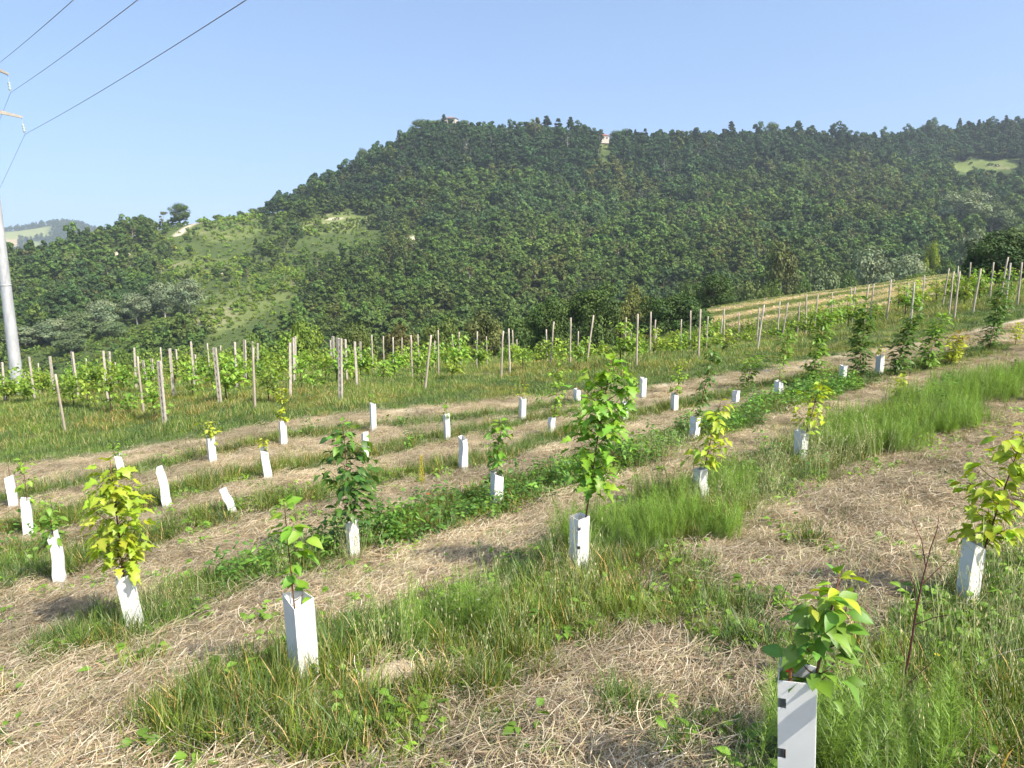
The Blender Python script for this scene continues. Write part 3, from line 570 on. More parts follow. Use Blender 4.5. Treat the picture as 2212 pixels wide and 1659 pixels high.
NEARTREES = [(1454,614,98,57,'dome',(.66,.78,.7),'dense dome-shaped dark green bush behind the middle vineyard posts'),
(1285,592,64,66,'round',(.7,.8,.62),'bushy green tree left of the dome-shaped bush, behind vineyard'),
(1190,632,58,64,'round',(.75,.85,.65),'low green tree at the dark gap behind the central vineyard posts'),
(1547,586,50,85,'round',(.62,.74,.6),'dark round tree at the lower left end of the hay field'),
(1370,592,55,95,'round',BR,'brownish green tree rising behind the dome-shaped bush'),
(640,680,66,75,'round',LT,'bright yellow-green tree behind the left half of the vineyard'),
(1045,656,54,72,'airy',OL,'olive green scrubby tree behind the centre of the vineyard'),
(955,666,54,74,'round',OL,'olive bush with a dry stick behind the vineyard'),
(860,682,50,76,'airy',BR,'brownish bush between olive bushes behind the vineyard'),
(770,688,52,76,'round',OL,'olive bush right of the bright yellow-green tree'),
(1120,655,42,76,'round',DK,'narrow dark bush behind the centre posts of the vineyard'),
(540,706,52,80,'round',GR,'green bush left of the bright yellow-green tree'),
(450,722,50,82,'dome',GR,'low green bush behind the left vineyard posts'),
(355,734,48,84,'round',DK,'dark bush behind the left vineyard posts'),
(250,742,50,84,'round',GR,'green bush behind vines, third from the steel pole'),
(150,750,50,86,'dome',OL,'olive bush behind vines, second from the steel pole'),
(62,752,46,86,'round',GR,'green bush just right of the steel pole base, behind vines'),
(2196,470,112,47,'dome',(.55,.66,.6),'broad very dark leafy tree cut by the right edge of the picture'),
(1890,518,62,150,'airy',SV,'large silvery poplar beyond the top of the hay field'),
(1962,526,52,152,'airy',SV,'second silvery poplar, right of the large one beyond hay field'),
(1695,500,52,140,'airy',OL,'tall tree with pale trunk beyond the hay field'),
(1620,584,42,130,'airy',GR,'tree with bare pale limbs beyond the lower hay field'),
(1775,556,46,140,'airy',SG,'grey-green tree between the tall tree and silvery poplar'),
(1830,575,36,130,'round',DK,'dark tree beneath the silvery poplar at the hay field edge'),
(2018,514,22,170,'round',(2.6,2.2,.5),'small bright yellow tree beyond the hay field'),
(2062,545,46,140,'round',DK,'dark green tree at the upper end of the hay field'),
(2110,478,48,175,'airy',SV,'silvery tree above the dark tree near the right edge'),
(2085,400,38,330,'airy',SV,'pale silvery tree high on the right of the hillside'),
(2150,430,36,330,'airy',SG,'grey-green tree high on the right of the hillside'),
(1560,585,46,120,'round',DK,'dark tree behind the lower left corner of the hay field'),
(1490,596,42,112,'round',DK,'dark tree behind and right of the dome-shaped bush'),
(1920,580,40,125,'dome',DK,'dark shrub under the second silvery poplar'),
(1745,590,38,125,'round',DK,'dark tree at the middle of the hay field edge'),
(1670,600,36,122,'round',GR,'green tree below the tall tree at the hay field edge'),
(1990,572,40,125,'round',GR,'green bush near the upper hay field edge'),
(2120,540,40,100,'dome',DK,'dark bush behind the posts right of the hay field'),
(50,700,42,178,'airy',SV,'silver-grey willow nearest the steel pole on the left slope'),
(105,682,40,180,'airy',SV,'silver-grey willow, second from the steel pole'),
(160,668,40,185,'airy',SG,'grey-green willow, third from the steel pole'),
(215,640,38,192,'airy',SV,'silver-grey willow, fourth from the steel pole'),
(290,626,40,200,'airy',SV,'silver-grey willow, fifth from the steel pole'),
(350,600,36,206,'airy',SV,'silver-grey willow, second from the right of the row'),
(402,596,38,208,'airy',SV,'silver-grey willow, rightmost and highest of the row'),
(235,690,36,185,'airy',SG,'grey-green willow below the silver row on the left slope'),
(150,712,38,170,'airy',SG,'grey-green willow low on the left slope'),
(386,437,17,365,'round',DK,'round tree standing alone on the left skyline'),
(470,461,8,385,'round',GR,'small tree on the skyline just right of the pale track'),
(520,454,8,392,'round',DK,'small tree on the skyline halfway between track and wood'),
(546,449,9,398,'round',GR,'small tree on the skyline left of the wood edge'),
(568,444,10,402,'round',DK,'tree at the left end of the hilltop wood'),
(598,428,12,412,'round',DK,'taller tree at the left end of hilltop wood'),
(782,318,11,472,'round',DK,'small tree standing up from the left shoulder of the hill'),
(1136,262,17,508,'cone',DK,'broad conifer, leftmost of the ridge-top conifers'),
(1180,254,13,508,'cone',DK,'tall conifer, second of the ridge-top conifers'),
(1206,254,11,509,'cone',DK,'tall conifer, third of the ridge-top conifers'),
(1232,256,10,508,'cone',DK,'slim conifer, fourth of the ridge-top conifers'),
(1252,270,16,507,'round',GR,'rounded tree left of the red-roofed house'),
(1275,280,12,506,'round',DK,'dark tree beside the red-roofed house'),
(1345,276,22,520,'round',DK,'broad dark tree right of the red-roofed house'),
(1580,266,11,542,'cone',DK,'conifer on the skyline right of the house, first'),
(1668,262,13,548,'round',DK,'tall tree on the skyline above the middle of the ridge'),
(1725,264,13,560,'cone',DK,'dark layered conifer on the skyline, second right of house'),
(2008,262,16,598,'round',DK,'tree rising highest on the right skyline'),
(912,256,20,494,'round',DK,'leafy tree on the left brow of the hilltop'),
(940,254,18,495,'round',GR,'leafy tree on the hilltop left of the pale house'),
(1005,258,18,497,'round',DK,'leafy tree on the hilltop right of the pale house')]
for n, (x, yt, hw, d, shp, tn, lb) in enumerate(NEARTREES):
    P = pix(x, yt, d); gz0 = float(ground_z(P[0], P[1])); Hh = P[2] - gz0; R = hw / F * d * (1.45 if d > 300 else 1.0)
    if Hh < 1.2: Hh = 1.2
    b0 = P[2] - Hh
    if Hh > 4.2 * R and d < 300: b0 = P[2] - 4.2 * R; b0 = gz0; 
    cme, tme = BIG[shp][n % len(BIG[shp])]
    r = empty({'dome': 'bush', 'round': 'tree', 'airy': 'tree', 'cone': 'conifer_tree'}[shp], (P[0], P[1], gz0), lb, 'bush' if shp == 'dome' else 'tree', None, rb.uniform(0, 6.28))
    r.scale = (R / BASEH[shp][1], R / BASEH[shp][1], Hh / BASEH[shp][0])
    obj('crown', cme, r, tint=tn); obj('trunk', tme, r)

# ---------------------------------------------------------------- vineyard posts
POSTS = [(2,783,31.0,1.72),(53,805,39.0,1.35),(63,770,30.0,1.79),(80,785,39.0,1.72),(108,770,35.0,1.82),(124,806,21.5,1.74),(157,760,29.0,1.77),(187,775,39.0,1.54),(223,758,26.5,1.77),(234,760,33.5,1.67),(249,783,38.0,1.15),(288,751,30.5,1.72),(298,770,23.0,1.76),(311,778,37.0,1.12),(328,775,37.0,1.16),(343,780,20.5,1.74),(345,750,34.5,1.67),(367,753,26.0,1.71),(380,755,39.0,1.49),(413,738,30.0,1.77),(421,766,37.5,1.19),(448,741,36.0,1.71),(465,750,23.0,1.74),(475,746,40.0,1.56),(494,760,38.5,1.24),(507,740,28.0,1.7),(526,734,31.5,1.73),(544,751,21.0,1.74),(545,738,44.0,1.66),(555,741,41.0,1.62),(624,741,23.5,1.67),(632,730,29.5,1.74),(636,726,35.5,1.86),(713,735,45.5,1.81),(718,726,37.0,1.84),(727,730,34.5,1.71),(732,731,21.0,1.77),(746,733,29.0,1.61),(767,738,26.0,1.56),(778,738,44.5,1.72),(803,724,35.5,1.81),(828,726,37.0,1.77),(848,728,33.0,1.63),(868,730,42.0,1.8),(888,724,29.0,1.69),(904,722,37.0,1.8),(923,723,23.5,1.75),(938,736,42.0,1.56),(944,713,30.0,1.82),(980,721,38.0,1.8),(992,716,34.5,1.76),(1028,716,35.0,1.76),(1051,726,43.0,1.74),(1085,715,27.0,1.7),(1100,710,28.0,1.71),(1108,713,36.0,1.78),(1116,733,43.5,1.57),(1172,741,44.5,1.41),(1181,711,35.5,1.7),(1194,695,31.0,1.74),(1232,686,29.0,1.77),(1249,716,39.0,1.8),(1280,680,29.0,1.78),(1352,686,33.5,1.85),(1364,716,41.5,1.81),(1378,678,25.0,1.77),(1408,674,30.0,1.79),(1415,690,34.5,1.73),(1419,708,39.5,1.73),(1472,690,36.0,1.74),(1493,671,32.0,1.83),(1518,668,26.5,1.74),(1529,683,37.0,1.8),(1558,688,44.5,1.8),(1570,666,33.5,1.83),(1598,675,46.5,1.77),(1639,665,36.5,1.79),(1646,658,28.5,1.74),(1684,651,35.0,1.84),(1698,653,34.5,1.73),(1726,653,38.5,1.74),(1749,636,33.0,1.84),(1766,636,36.5,1.87),(1803,631,37.5,1.83),(1840,621,44.0,1.76),(1846,620,37.0,1.87),(1877,615,32.5,1.77),(1886,613,34.0,1.78),(1922,616,39.0,1.55),(1925,605,33.5,1.77),(1963,610,36.5,1.5),(1976,610,28.5,1.6),(1998,595,37.5,1.67),(2048,580,36.0,1.77),(2073,575,39.0,1.73),(2063,586,29.0,1.67),(2076,586,27.5,1.71),(2096,566,38.0,1.83),(2118,580,28.0,1.65),(2151,566,34.5,1.61),(2176,555,31.0,1.76),(2183,568,28.0,1.63),(2209,566,27.5,1.6)]
TILT = {124: .045, 298: .02, 343: .02, 465: .03, 367: .0, 923: -.13, 1085: -.05, 1194: -.07, 1280: -.2, 1646: -.09, 1518: -.09, 1378: 0, 2176: -.1, 2151: -.1, 2118: -.13, 1877: -.1, 2096: .08, 2048: -.1, 1698: -.1, 944: .03, 223: .0, 63: .03}
def concrete_post():
    mb = MB(); H, a = 1.75, .036; ns = 9; h0 = .12      # a flange pair with slots between the rungs
    for s in (-1, 1): mb.box((-a, s * a - .014, -.3), (a, s * a + .014, H), taper=.94)
    zs = np.linspace(h0, H - .12, ns)
    mb.box((-a * .8, -a, -.3), (a * .8, a, h0), taper=1)
    for z0, z1 in zip(zs[:-1], zs[1:]): mb.box((-a * .8, -a + .012, z0 + (z1 - z0) * .5), (a * .8, a - .012, z1))
    mb.box((-a * .8, -a + .012, zs[-1]), (a * .8, a - .012, H - .01))
    return mb.mesh('slotted_concrete_post', M_CONC)
def wood_post(seed):
    r = np.random.default_rng(seed); mb = MB(); pts = [(r.normal(0, .006), r.normal(0, .006), z) for z in (-.3, 0, .5, 1, 1.4, 1.75)]; pts[0] = (0, 0, -.3)
    mb.tube(pts, [.046, .045, .043, .042, .04, .038], 8); return mb.mesh('round_post', M_WOOD if seed % 2 else M_CONC, True)
PM = [concrete_post()] + [wood_post(s) for s in (1, 2, 3)]
order = ['first','second','third','fourth','fifth','sixth','seventh','eighth','ninth','tenth','eleventh','twelfth','thirteenth','fourteenth','fifteenth','sixteenth','seventeenth','eighteenth','nineteenth','twentieth']
def ordinal(n): return order[n] if n < 20 else str(n + 1) + {1: 'st', 2: 'nd', 3: 'rd'}.get((n + 1) % 10 if (n + 1) % 100 not in (11, 12, 13) else 0, 'th')
rp = random.Random(3); cnt = [0, 0, 0]
post_xy = []
for x, y, d, H in sorted(POSTS):
    P = pix(x, y, d); b = on_ground(P[0], P[1]); slot = x < 780 and rp.random() < .75
    tl = TILT.get(x, rp.gauss(-.012, .03)); lean = ' leaning right' if tl < -.06 else (' leaning left' if tl > .04 else '')
    lb = '%s vineyard post%s, %s post counted from the left' % ('slotted concrete' if slot else 'slim smooth', lean, ordinal(cnt[0])); cnt[0] += 1
    o = obj('vineyard_post', PM[0] if slot else PM[1 + rp.randrange(3)], None, b - np.array([math.sin(-tl) * H * .5, 0, 0]), (rp.gauss(0, .025), -tl, rp.uniform(0, 1.5)))
    o.scale = (1.05, 1.05, H / 1.75) if slot else (.82, .82, H / 1.75); tag(o, lb, 'post', 'posts of the vineyard'); post_xy.append(b[:2])

# ---------------------------------------------------------------- leaves
LEAFC = {'mid': (.16, .29, .035), 'dark': (.09, .18, .03), 'bright': (.22, .37, .035), 'yellow': (.36, .43, .03), 'vine': (.2, .31, .035), 'bronze': (.28, .2, .05)}
LM = {}
for kind in ('ovate', 'heart', 'lobed', 'slim'):
    for c in LEAFC:
        LM[kind, c] = [leaf_mesh('%s_leaf' % kind, kind, LEAFC[c], M_LEAF, fold=f, droop=dr, seed=s) for s, (f, dr) in enumerate(((.3, .25), (.15, .5), (.45, .4)))]
def merged_leaves(name, items):
    """items: (leaf mesh, Matrix, shade) joined in one foliage mesh"""
    Vs, Fs, Cs, off = [], [], [], 0; cache = {}
    for me, M, sh in items:
        if me.name not in cache: cache[me.name] = mesh_arrays(me)
        V, Fc, C = cache[me.name]; A = np.array(M); Vs.append(V @ A[:3, :3].T + A[:3, 3]); Fs += [tuple(i + off for i in f) for f in Fc]; Cs.append(C * sh); off += len(V)
    return mesh_from(name, np.vstack(Vs), Fs, np.vstack(Cs), True, M_LEAF)

# ---------------------------------------------------------------- vines
def vine_parts(seed, H, R, nleaf):
    r = random.Random(seed); items = []; mb = MB(); top = (r.uniform(-.1, .1), r.uniform(-.1, .1), H * .9)
    mb.tube([(0, 0, -.1), (.02, .01, H * .4), top], [.022, .016, .006], 6)
    shoots = []
    for k in range(9):
        a = r.uniform(0, 6.28); z0 = H * r.uniform(.25, .75); p0 = np.array([0, 0, z0]); L = R * r.uniform(.6, 1.25); q = p0 + np.array([math.cos(a) * L * (1.3 if abs(math.cos(a)) > .6 else .7), math.sin(a) * L * .7, r.uniform(-.1, .35) * H])
        mb.tube([p0, (p0 + q) / 2 + np.array([0, 0, .05]), q], [.008, .006, .003], 4); shoots.append((p0, q))
    shoots.append((np.array([0, 0, H * .5]), np.array(top) + np.array([0, 0, .1 * H])))
    for i in range(nleaf):
        p0, q = r.choice(shoots); t = r.uniform(.1, 1.05); p = p0 + (q - p0) * t + np.array([r.gauss(0, .07), r.gauss(0, .07), r.gauss(0, .06)]); a = r.uniform(0, 6.28)
        items.append((r.choice(LM['lobed', 'vine' if r.random() < .75 else 'mid']), leaf_matrix(p, (math.cos(a), math.sin(a), r.uniform(-.6, .25)), r.uniform(.1, .17), r), r.uniform(.7, 1.3)))
    return merged_leaves('vine_foliage', items), mb.mesh('vine_trunk', M_BARK, True)
VINES = [vine_parts(s, H, R, n) for s, (H, R, n) in enumerate(((1.25, .5, 150), (1.1, .45, 120), (1.4, .55, 170), (.8, .3, 60), (.65, .25, 45), (1.0, .38, 90)))]
fp = sorted([tuple(pix(x, y, d)[:2]) for x, y, d, h in POSTS if (x, d) in ((124, 21.5), (343, 20.5), (544, 21.0), (732, 21.0), (923, 23.5), (1085, 27.0), (1378, 25.0), (1518, 26.5), (1646, 28.5), (1877, 32.5), (2176, 31.0))])
FPX = [p[0] for p in fp]; FPY = [p[1] for p in fp]
rv = random.Random(5); nv = 0; un = np.array([.67, .743]); nn = np.array([-.743, .67])
vine_xy = []
for iu in range(-14, 26):
    for iv in range(0, 60):
        q = un * (iu * 2.5 + 4 + rv.gauss(0, .12)) + nn * (iv * 1.15 - 4 + rv.gauss(0, .2)); X, Y = q
        fy0 = np.interp(X, FPX, FPY)
        if Y < fy0 + .3 or Y > crest(X) - 1.5 or Y > np.interp(X, [12, 16, 25, 40], [55, 45, 42, 39]): continue
        p = proj((X, Y, float(near_z(X, Y)) + .8))
        if p[0] < -30 or p[0] > 2240: continue
        if rv.random() < .40: continue
        back = Y - fy0; young = back < 7 and rv.random() < .7
        vine_xy.append((X, Y, p[2], young))
vine_xy.sort(key=lambda t: t[2]); vine_xy = vine_xy[:295]
VINE_O = []
for X, Y, dpt, young in vine_xy:
    k = rv.choice((3, 4, 5)) if young else rv.choice((0, 1, 2, 2, 5)); s = rv.uniform(.8, 1.25)
    r = empty('grapevine', on_ground(X, Y), 'small young leafy grapevine at the near side of the vineyard' if k in (3, 4) else 'leafy spreading grapevine in the rows between the posts', 'grapevine', 'small young vines' if k in (3, 4) else 'spreading vines in the rows', math.atan2(nn[1], nn[0]) + rv.gauss(0, .3))
    VINE_O.append((r, k in (3, 4), X, Y)); r.scale = (s, s, s * rv.uniform(.85, 1.1)); b = rv.uniform(.8, 1.3)
    obj('foliage', VINES[k][0], r, tint=(b * rv.uniform(.85, 1.2), b, b)); obj('trunk', VINES[k][1], r)

# ---------------------------------------------------------------- tree shelters and saplings
def shelter_mesh(name, seed, H=.6, w=.115, slots=False, crumple=0.0, material=None, th=.003):
    """square plastic sleeve, open at the top, thin double walls; slots = pairs of cut-outs by the left corner"""
    r = random.Random(seed); mb = MB(); hw = w / 2
    zs = [-.08, 0, .12, .24, .30, .335, .42, H - .115, H - .08, H] if slots else [-.08, 0, .15, .3, .42, .52, H]
    def ring(z, inset):
        c = crumple * (z / H); k = hw * (1.0 + .05 * (z / H)) - inset; jx, jy = offs[zs.index(z)]
        P = []
        for (sx, sy) in ((-1, -1), (1, -1), (1, 1), (-1, 1)):
            P.append((sx * k * (1 - c * .5) + jx, sy * k * (1 + c * .4) + jy, z))
        return P
    offs = [(r.gauss(0, .008) * crumple * 1.6, r.gauss(0, .008) * crumple * 1.6) for _ in zs]
    tips = [(r.gauss(0, .012), ) for _ in range(4)]
    def wall(inset, flip):
        R = [ring(z, inset) for z in zs]
        R[-1] = [(x, y, z + tips[i][0] * (1 + 2 * crumple)) for i, (x, y, z) in enumerate(R[-1])]
        for i in range(len(zs) - 1):
            for s in range(4):
                a, b, c, d = R[i][s], R[i][(s + 1) % 4], R[i + 1][(s + 1) % 4], R[i + 1][s]
                if slots and s == 0 and i in (4, 7):         # cut-out beside the left corner of the front face
                    m0 = tuple(np.array(a) * .78 + np.array(b) * .22); m1 = tuple(np.array(d) * .78 + np.array(c) * .22); q = [m0, b, c, m1]
                elif slots and s == 3 and i in (4, 7):
                    m0 = tuple(np.array(a) * .12 + np.array(b) * .88); m1 = tuple(np.array(d) * .12 + np.array(c) * .88); q = [a, m0, m1, d]
                else: q = [a, b, c, d]
                mb.add(q if not flip else q[::-1], [(0, 1, 2, 3)])
    wall(0, False); wall(th, True)
    R0 = ring(zs[-1], 0); R1 = ring(zs[-1], th)
    R0 = [(x, y, z + tips[i][0] * (1 + 2 * crumple)) for i, (x, y, z) in enumerate(R0)]; R1 = [(x, y, z + tips[i][0] * (1 + 2 * crumple)) for i, (x, y, z) in enumerate(R1)]
    for s in range(4): mb.add([R0[s], R0[(s + 1) % 4], R1[(s + 1) % 4], R1[s]], [(0, 1, 2, 3)])
    return mb.mesh(name, material or M_TUBEOLD)
SH = [shelter_mesh('shelter', s, crumple=c) for s, c in ((1, .1), (2, .3), (3, .55), (4, .2), (5, .8))]
SH_NEAR = shelter_mesh('shelter', 9, slots=True, material=M_TUBE)
# (x, y of the top, height above ground, lean right, lean back, turn, mesh, width, label)
TUBES = [(1725,1450,.60,-.055,.0,-.4,'N',.122,'large clean white square tree shelter with slots, nearest, bottom right'),
(2105,1165,.46,.03,.02,.2,1,.098,'white tree shelter half hidden in grass at the right edge'),
(643,1290,.55,-.04,.0,.75,0,.13,'white tree shelter with heart-leaved sapling, front of the second row'),
(1252,1115,.52,.0,.0,.55,'N2',.12,'white tree shelter under the tall lobed-leaf sapling near the centre'),
(1510,1007,.5,-.1,.0,.3,2,.12,'leaning white tree shelter under yellow-green sapling right of centre'),
(1732,930,.45,.0,.0,.5,1,.13,'white tree shelter with torn top under yellow-green sapling in tall grass'),
(268,1238,.52,-.12,.0,.2,0,.11,'white tree shelter under the yellow-green maple-like sapling at left'),
(760,1125,.45,.0,.0,.5,3,.11,'white tree shelter under the dense dark green sapling'),
(1075,1020,.48,.04,.0,.4,1,.13,'white tree shelter with round-leaved sapling behind the centre row'),
(1503,897,.42,.03,.0,.6,2,.12,'white tree shelter below the dark leafy column right of centre'),
(115,1153,.55,-.04,.0,.3,4,.11,'crumpled white tree shelter with small sapling, near the left edge'),
(480,1047,.42,-.35,.0,.4,2,.11,'empty white tree shelter leaning far over to the left'),
(1000,945,.55,.02,.0,.5,4,.12,'empty crumpled white tree shelter standing alone mid-field'),
(788,935,.5,.02,.0,.5,3,.10,'white tree shelter partly hidden behind the dense dark sapling'),
(1350,868,.42,.0,.0,.4,0,.12,'white tree shelter peeping out right of the tall sapling crown'),
(1192,900,.38,.05,.0,.4,2,.12,'white tree shelter sunk in grass below a pale green column sapling'),
(55,1080,.5,.02,.0,.5,0,.12,'white tree shelter second from the left edge, flared top'),
(345,1010,.58,-.12,.0,.3,4,.12,'tall leaning white tree shelter behind the maple-like sapling'),
(570,968,.52,-.08,.0,.4,1,.13,'white tree shelter holding a tiny sapling, left of centre'),
(964,895,.52,-.02,.0,.5,3,.10,'slim white tree shelter with tiny sapling in mid-field'),
(1129,860,.5,.0,.0,.5,0,.12,'white tree shelter beside the pale path, centre'),
(1458,850,.4,.0,.0,.4,1,.12,'white tree shelter with sapling right of the tall sapling tip'),
(1390,817,.5,.02,.0,.4,0,.13,'far white tree shelter beyond the tall sapling tip'),
(20,1030,.5,-.03,.0,.5,3,.13,'white tree shelter at the left edge with a bare twig'),
(255,980,.42,-.1,.0,.5,1,.13,'white tree shelter just behind the maple-like sapling top'),
(454,943,.5,-.03,.0,.6,0,.13,'white tree shelter with yellow sapling by the pale path, left'),
(610,910,.5,.0,.0,.5,3,.13,'white tree shelter with bright slim column sapling by the path'),
(805,873,.6,.0,.0,.5,0,.11,'tall slim white tree shelter behind the dense dark sapling top'),
(1247,840,.35,.02,.0,.5,1,.14,'small white tree shelter with red tip left of the tall sapling'),
(1683,823,.42,.0,.0,.4,1,.14,'white tree shelter in weeds between slender dark saplings'),
(1822,790,.45,.0,.0,.5,0,.12,'white tree shelter between the two tallest slender dark saplings'),
(1902,768,.5,.0,.0,.4,3,.14,'white tree shelter on the pale ground right of slender saplings'),
(1590,842,.35,.0,.0,.5,2,.12,'far white tree shelter top in weeds, right of centre')]
SH_N2 = shelter_mesh('shelter', 12, slots=True, crumple=.1, material=M_TUBE)
tube_base = {}
for i, (x, y, H, lx, ly, tz_, k, w, lb) in enumerate(TUBES):
    P = hit(x, y, H, d0=2.0); b = on_ground(P[0], P[1]); tube_base[x] = (b, proj(b)[2])
    me = SH_NEAR if k == 'N' else SH_N2 if k == 'N2' else SH[k]
    b2 = b + np.array([-math.sin(lx) * H, 0, 0])
    o = obj('tree_shelter', me, None, b2, (ly, lx, tz_)); o.scale = (w / .122, w / .122, H / .6); tag(o, lb, 'tree shelter', 'white plastic shelters round the saplings')
# rusty rod in the nearest shelter
mb = MB(); b, _ = tube_base[1725]; zz = np.linspace(0, .67, 60)
mb.tube([(0, 0, z) for z in zz], [.0055 + (.0012 if i % 2 else 0) for i in range(60)], 8)
rod = obj('stake', mb.mesh('stake', M_RUST), None, b + np.array([-.02, -.012, 0]), (0, -.02, 0)); tag(rod, 'rusty ribbed steel rod inside the nearest white shelter', 'stake')
mb = MB(); mb.box((-.012, -.004, 0), (.012, .004, .035)); mb.box((-.008, -.003, .035), (.01, .003, .05))
tg = obj('red_tag', mb.mesh('red_tag', M_RED), None, b + np.array([-.036, -.008, .605]), (.1, .1, .3)); tag(tg, 'small red plastic tag in the mouth of nearest shelter', 'tag')

def sapling(label, base, h0, h1, rx, n, size, kind, col, profile='oval', nbr=8, solo=True, lean=(0, 0), seed=0, topcol=None, droop=-.25, tint=(1, 1, 1), stem_r=.006, cat='sapling', name='sapling', up=.8):
    """h0..h1: crown from .. to above ground; rx: half width"""
    r = random.Random(seed); root = empty(name, base, label, cat)
    top = np.array([lean[0], lean[1], h1]); mid = np.array([lean[0] * .35 + r.gauss(0, .01), lean[1] * .35, h1 * .5])
    def axis(z):
        t = z / h1; return (1 - t) ** 2 * np.zeros(3) + 2 * t * (1 - t) * mid + t * t * top
    mb = MB(); mb.tube([axis(h1 * t) + (0 if t else np.array([0, 0, -.05])) for t in np.linspace(0, 1, 9)], np.linspace(stem_r * 1.3, stem_r * .35, 9), 6)
    W = {'oval': lambda t: math.sin(math.pi * (.12 + .82 * t)) , 'column': lambda t: .55 + .45 * math.sin(math.pi * (.1 + .8 * t)), 'cone': lambda t: 1 - .8 * t, 'vase': lambda t: .35 + .65 * t}[profile]
    tw = []
    nbr = int(nbr * 1.6); n = int(n * 1.75)
    for k in range(nbr):
        t = (k + r.random() * .6) / nbr; z = h0 + (h1 - h0) * t * .92; a = k * 2.4 + r.gauss(0, .3); L = rx * W(t) * r.uniform(.75, 1.1) * .85
        z0 = max(.1, z - L * up * .6); p = axis(z0); q = p + np.array([math.cos(a) * L, math.sin(a) * L, L * up]); m2 = (p + q) / 2 + np.array([0, 0, -L * .08])
        mb.tube([p, m2, q], [stem_r * .5, stem_r * .4, stem_r * .22], 4); tw.append((p, q, a))
    items = []
    for i in range(n):
        ph = i * 2.399 + r.gauss(0, .4)
        if nbr and r.random() < .72:
            p, q, a = tw[r.randrange(len(tw))]; t = r.uniform(.25, 1.05); pos = p + (q - p) * t + np.array([r.gauss(0, .3), r.gauss(0, .3), r.gauss(0, .3)]) * size; ang = a + r.choice((-1, 1)) * r.uniform(.2, 1.3); el = r.uniform(droop - .35, droop + .45)
        else:
            t = r.random(); z = h0 + (h1 - h0) * t; pos = axis(z); ang = ph; el = r.uniform(droop - .2, droop + .6) + (.5 if t > .92 else 0)
        s = size * r.uniform(.5, 1.2); zt = (pos[2] - h0) / max(h1 - h0, .01)
        c = topcol if topcol and zt > .72 and r.random() < .7 else col
        M = leaf_matrix(pos, (math.cos(ang) * math.cos(el), math.sin(ang) * math.cos(el), math.sin(el)), s, r)
        items.append((r.choice(LM[kind, c]), M, r.uniform(.78, 1.2)))
    obj('stem', mb.mesh('stem', M_STEM, True), root)
    if solo:
        for me, M, sh in items:
            o = obj('leaf', me, root, tint=np.array(tint) * sh * np.array([r.uniform(.72, 1.06), r.uniform(.92, 1.05), r.uniform(.7, 1.4)])); o.matrix_basis = M
    else: obj('foliage', merged_leaves('foliage', items), root, tint=tint)
    return root
def S(key, label, ytop, ybot, hw, n, size, kind, col, xtop=None, d=None, **k):
    b, dd = tube_base[key]; px, py, _ = proj(b); sc_ = dd / F
    h1 = (py - ytop) * sc_; h0 = (py - ybot) * sc_; lean = ((xtop - px) * sc_ if xtop else 0, 0)
    return sapling(label, b, h0, h1, hw * sc_, n, size, kind, col, lean=lean, seed=int(key), **k)
S(1725, 'sapling with large serrated green leaves growing from the nearest white shelter', 1205, 1440, 58, 74, .078, 'ovate', 'mid', xtop=1768, nbr=8, profile='column', topcol='yellow', stem_r=.007, droop=-.12)
S(2105, 'bushy yellow-green oval-leaved sapling at the right edge', 905, 1165, 92, 150, .09, 'ovate', 'yellow', xtop=2170, nbr=9, topcol='yellow', profile='oval', up=.7)
S(643, 'thin sapling with few bright heart-shaped leaves in the front shelter', 1064, 1285, 40, 24, .082, 'heart', 'bright', xtop=636, nbr=4, profile='column', stem_r=.005)
S(1252, 'tall sapling with bright green lobed leaves near the centre', 772, 1045, 64, 170, .112, 'lobed', 'bright', xtop=1310, nbr=14, profile='column', topcol='bright', up=.9, stem_r=.008)
S(1510, 'yellow-green sapling in the leaning shelter right of centre', 862, 1000, 48, 80, .1, 'ovate', 'yellow', xtop=1545, nbr=9)
S(1732, 'yellow-green sapling standing in tall grass right of centre', 818, 925, 40, 66, .1, 'ovate', 'yellow', xtop=1762, nbr=8)
S(268, 'bushy yellow-green maple-like sapling at the left', 980, 1220, 64, 170, .1, 'lobed', 'yellow', xtop=275, nbr=14, up=1.0, profile='oval', stem_r=.008)
S(760, 'dense dark green upright sapling left of centre', 903, 1112, 48, 170, .112, 'ovate', 'dark', xtop=752, nbr=16, profile='column', topcol='mid')
S(1075, 'round-leaved green sapling behind the centre row', 900, 1018, 32, 60, .09, 'heart', 'mid', xtop=1080, nbr=8, profile='oval', topcol='bright')
S(1503, 'tall dark leafy column sapling right of centre', 742, 895, 24, 120, .085, 'ovate', 'dark', xtop=1535, nbr=10, profile='column', solo=False)
S(115, 'small green sapling in the crumpled shelter near left edge', 1090, 1155, 22, 26, .08, 'ovate', 'mid', xtop=125, nbr=4, solo=False)
S(55, 'slight green sapling in the flared shelter at the left', 985, 1075, 18, 30, .08, 'ovate', 'bright', xtop=68, nbr=4, solo=False)
S(1350, 'green sapling half hidden behind the tall sapling crown', 815, 868, 18, 26, .09, 'lobed', 'bright', xtop=1365, nbr=4, solo=False)
S(1192, 'pale green slim column sapling left of the tall sapling', 772, 898, 20, 80, .08, 'heart', 'bright', xtop=1212, nbr=8, profile='column', solo=False)
S(570, 'tiny yellow-green sapling in mid-left shelter', 942, 970, 12, 16, .07, 'ovate', 'yellow', nbr=3, solo=False)
S(964, 'tiny green sapling in the slim mid-field shelter', 856, 897, 9, 16, .07, 'ovate', 'mid', nbr=3, solo=False)
S(1129, 'small bronze-tipped sapling by the path at centre', 812, 862, 17, 26, .08, 'slim', 'yellow', nbr=5, solo=False, topcol='bronze')
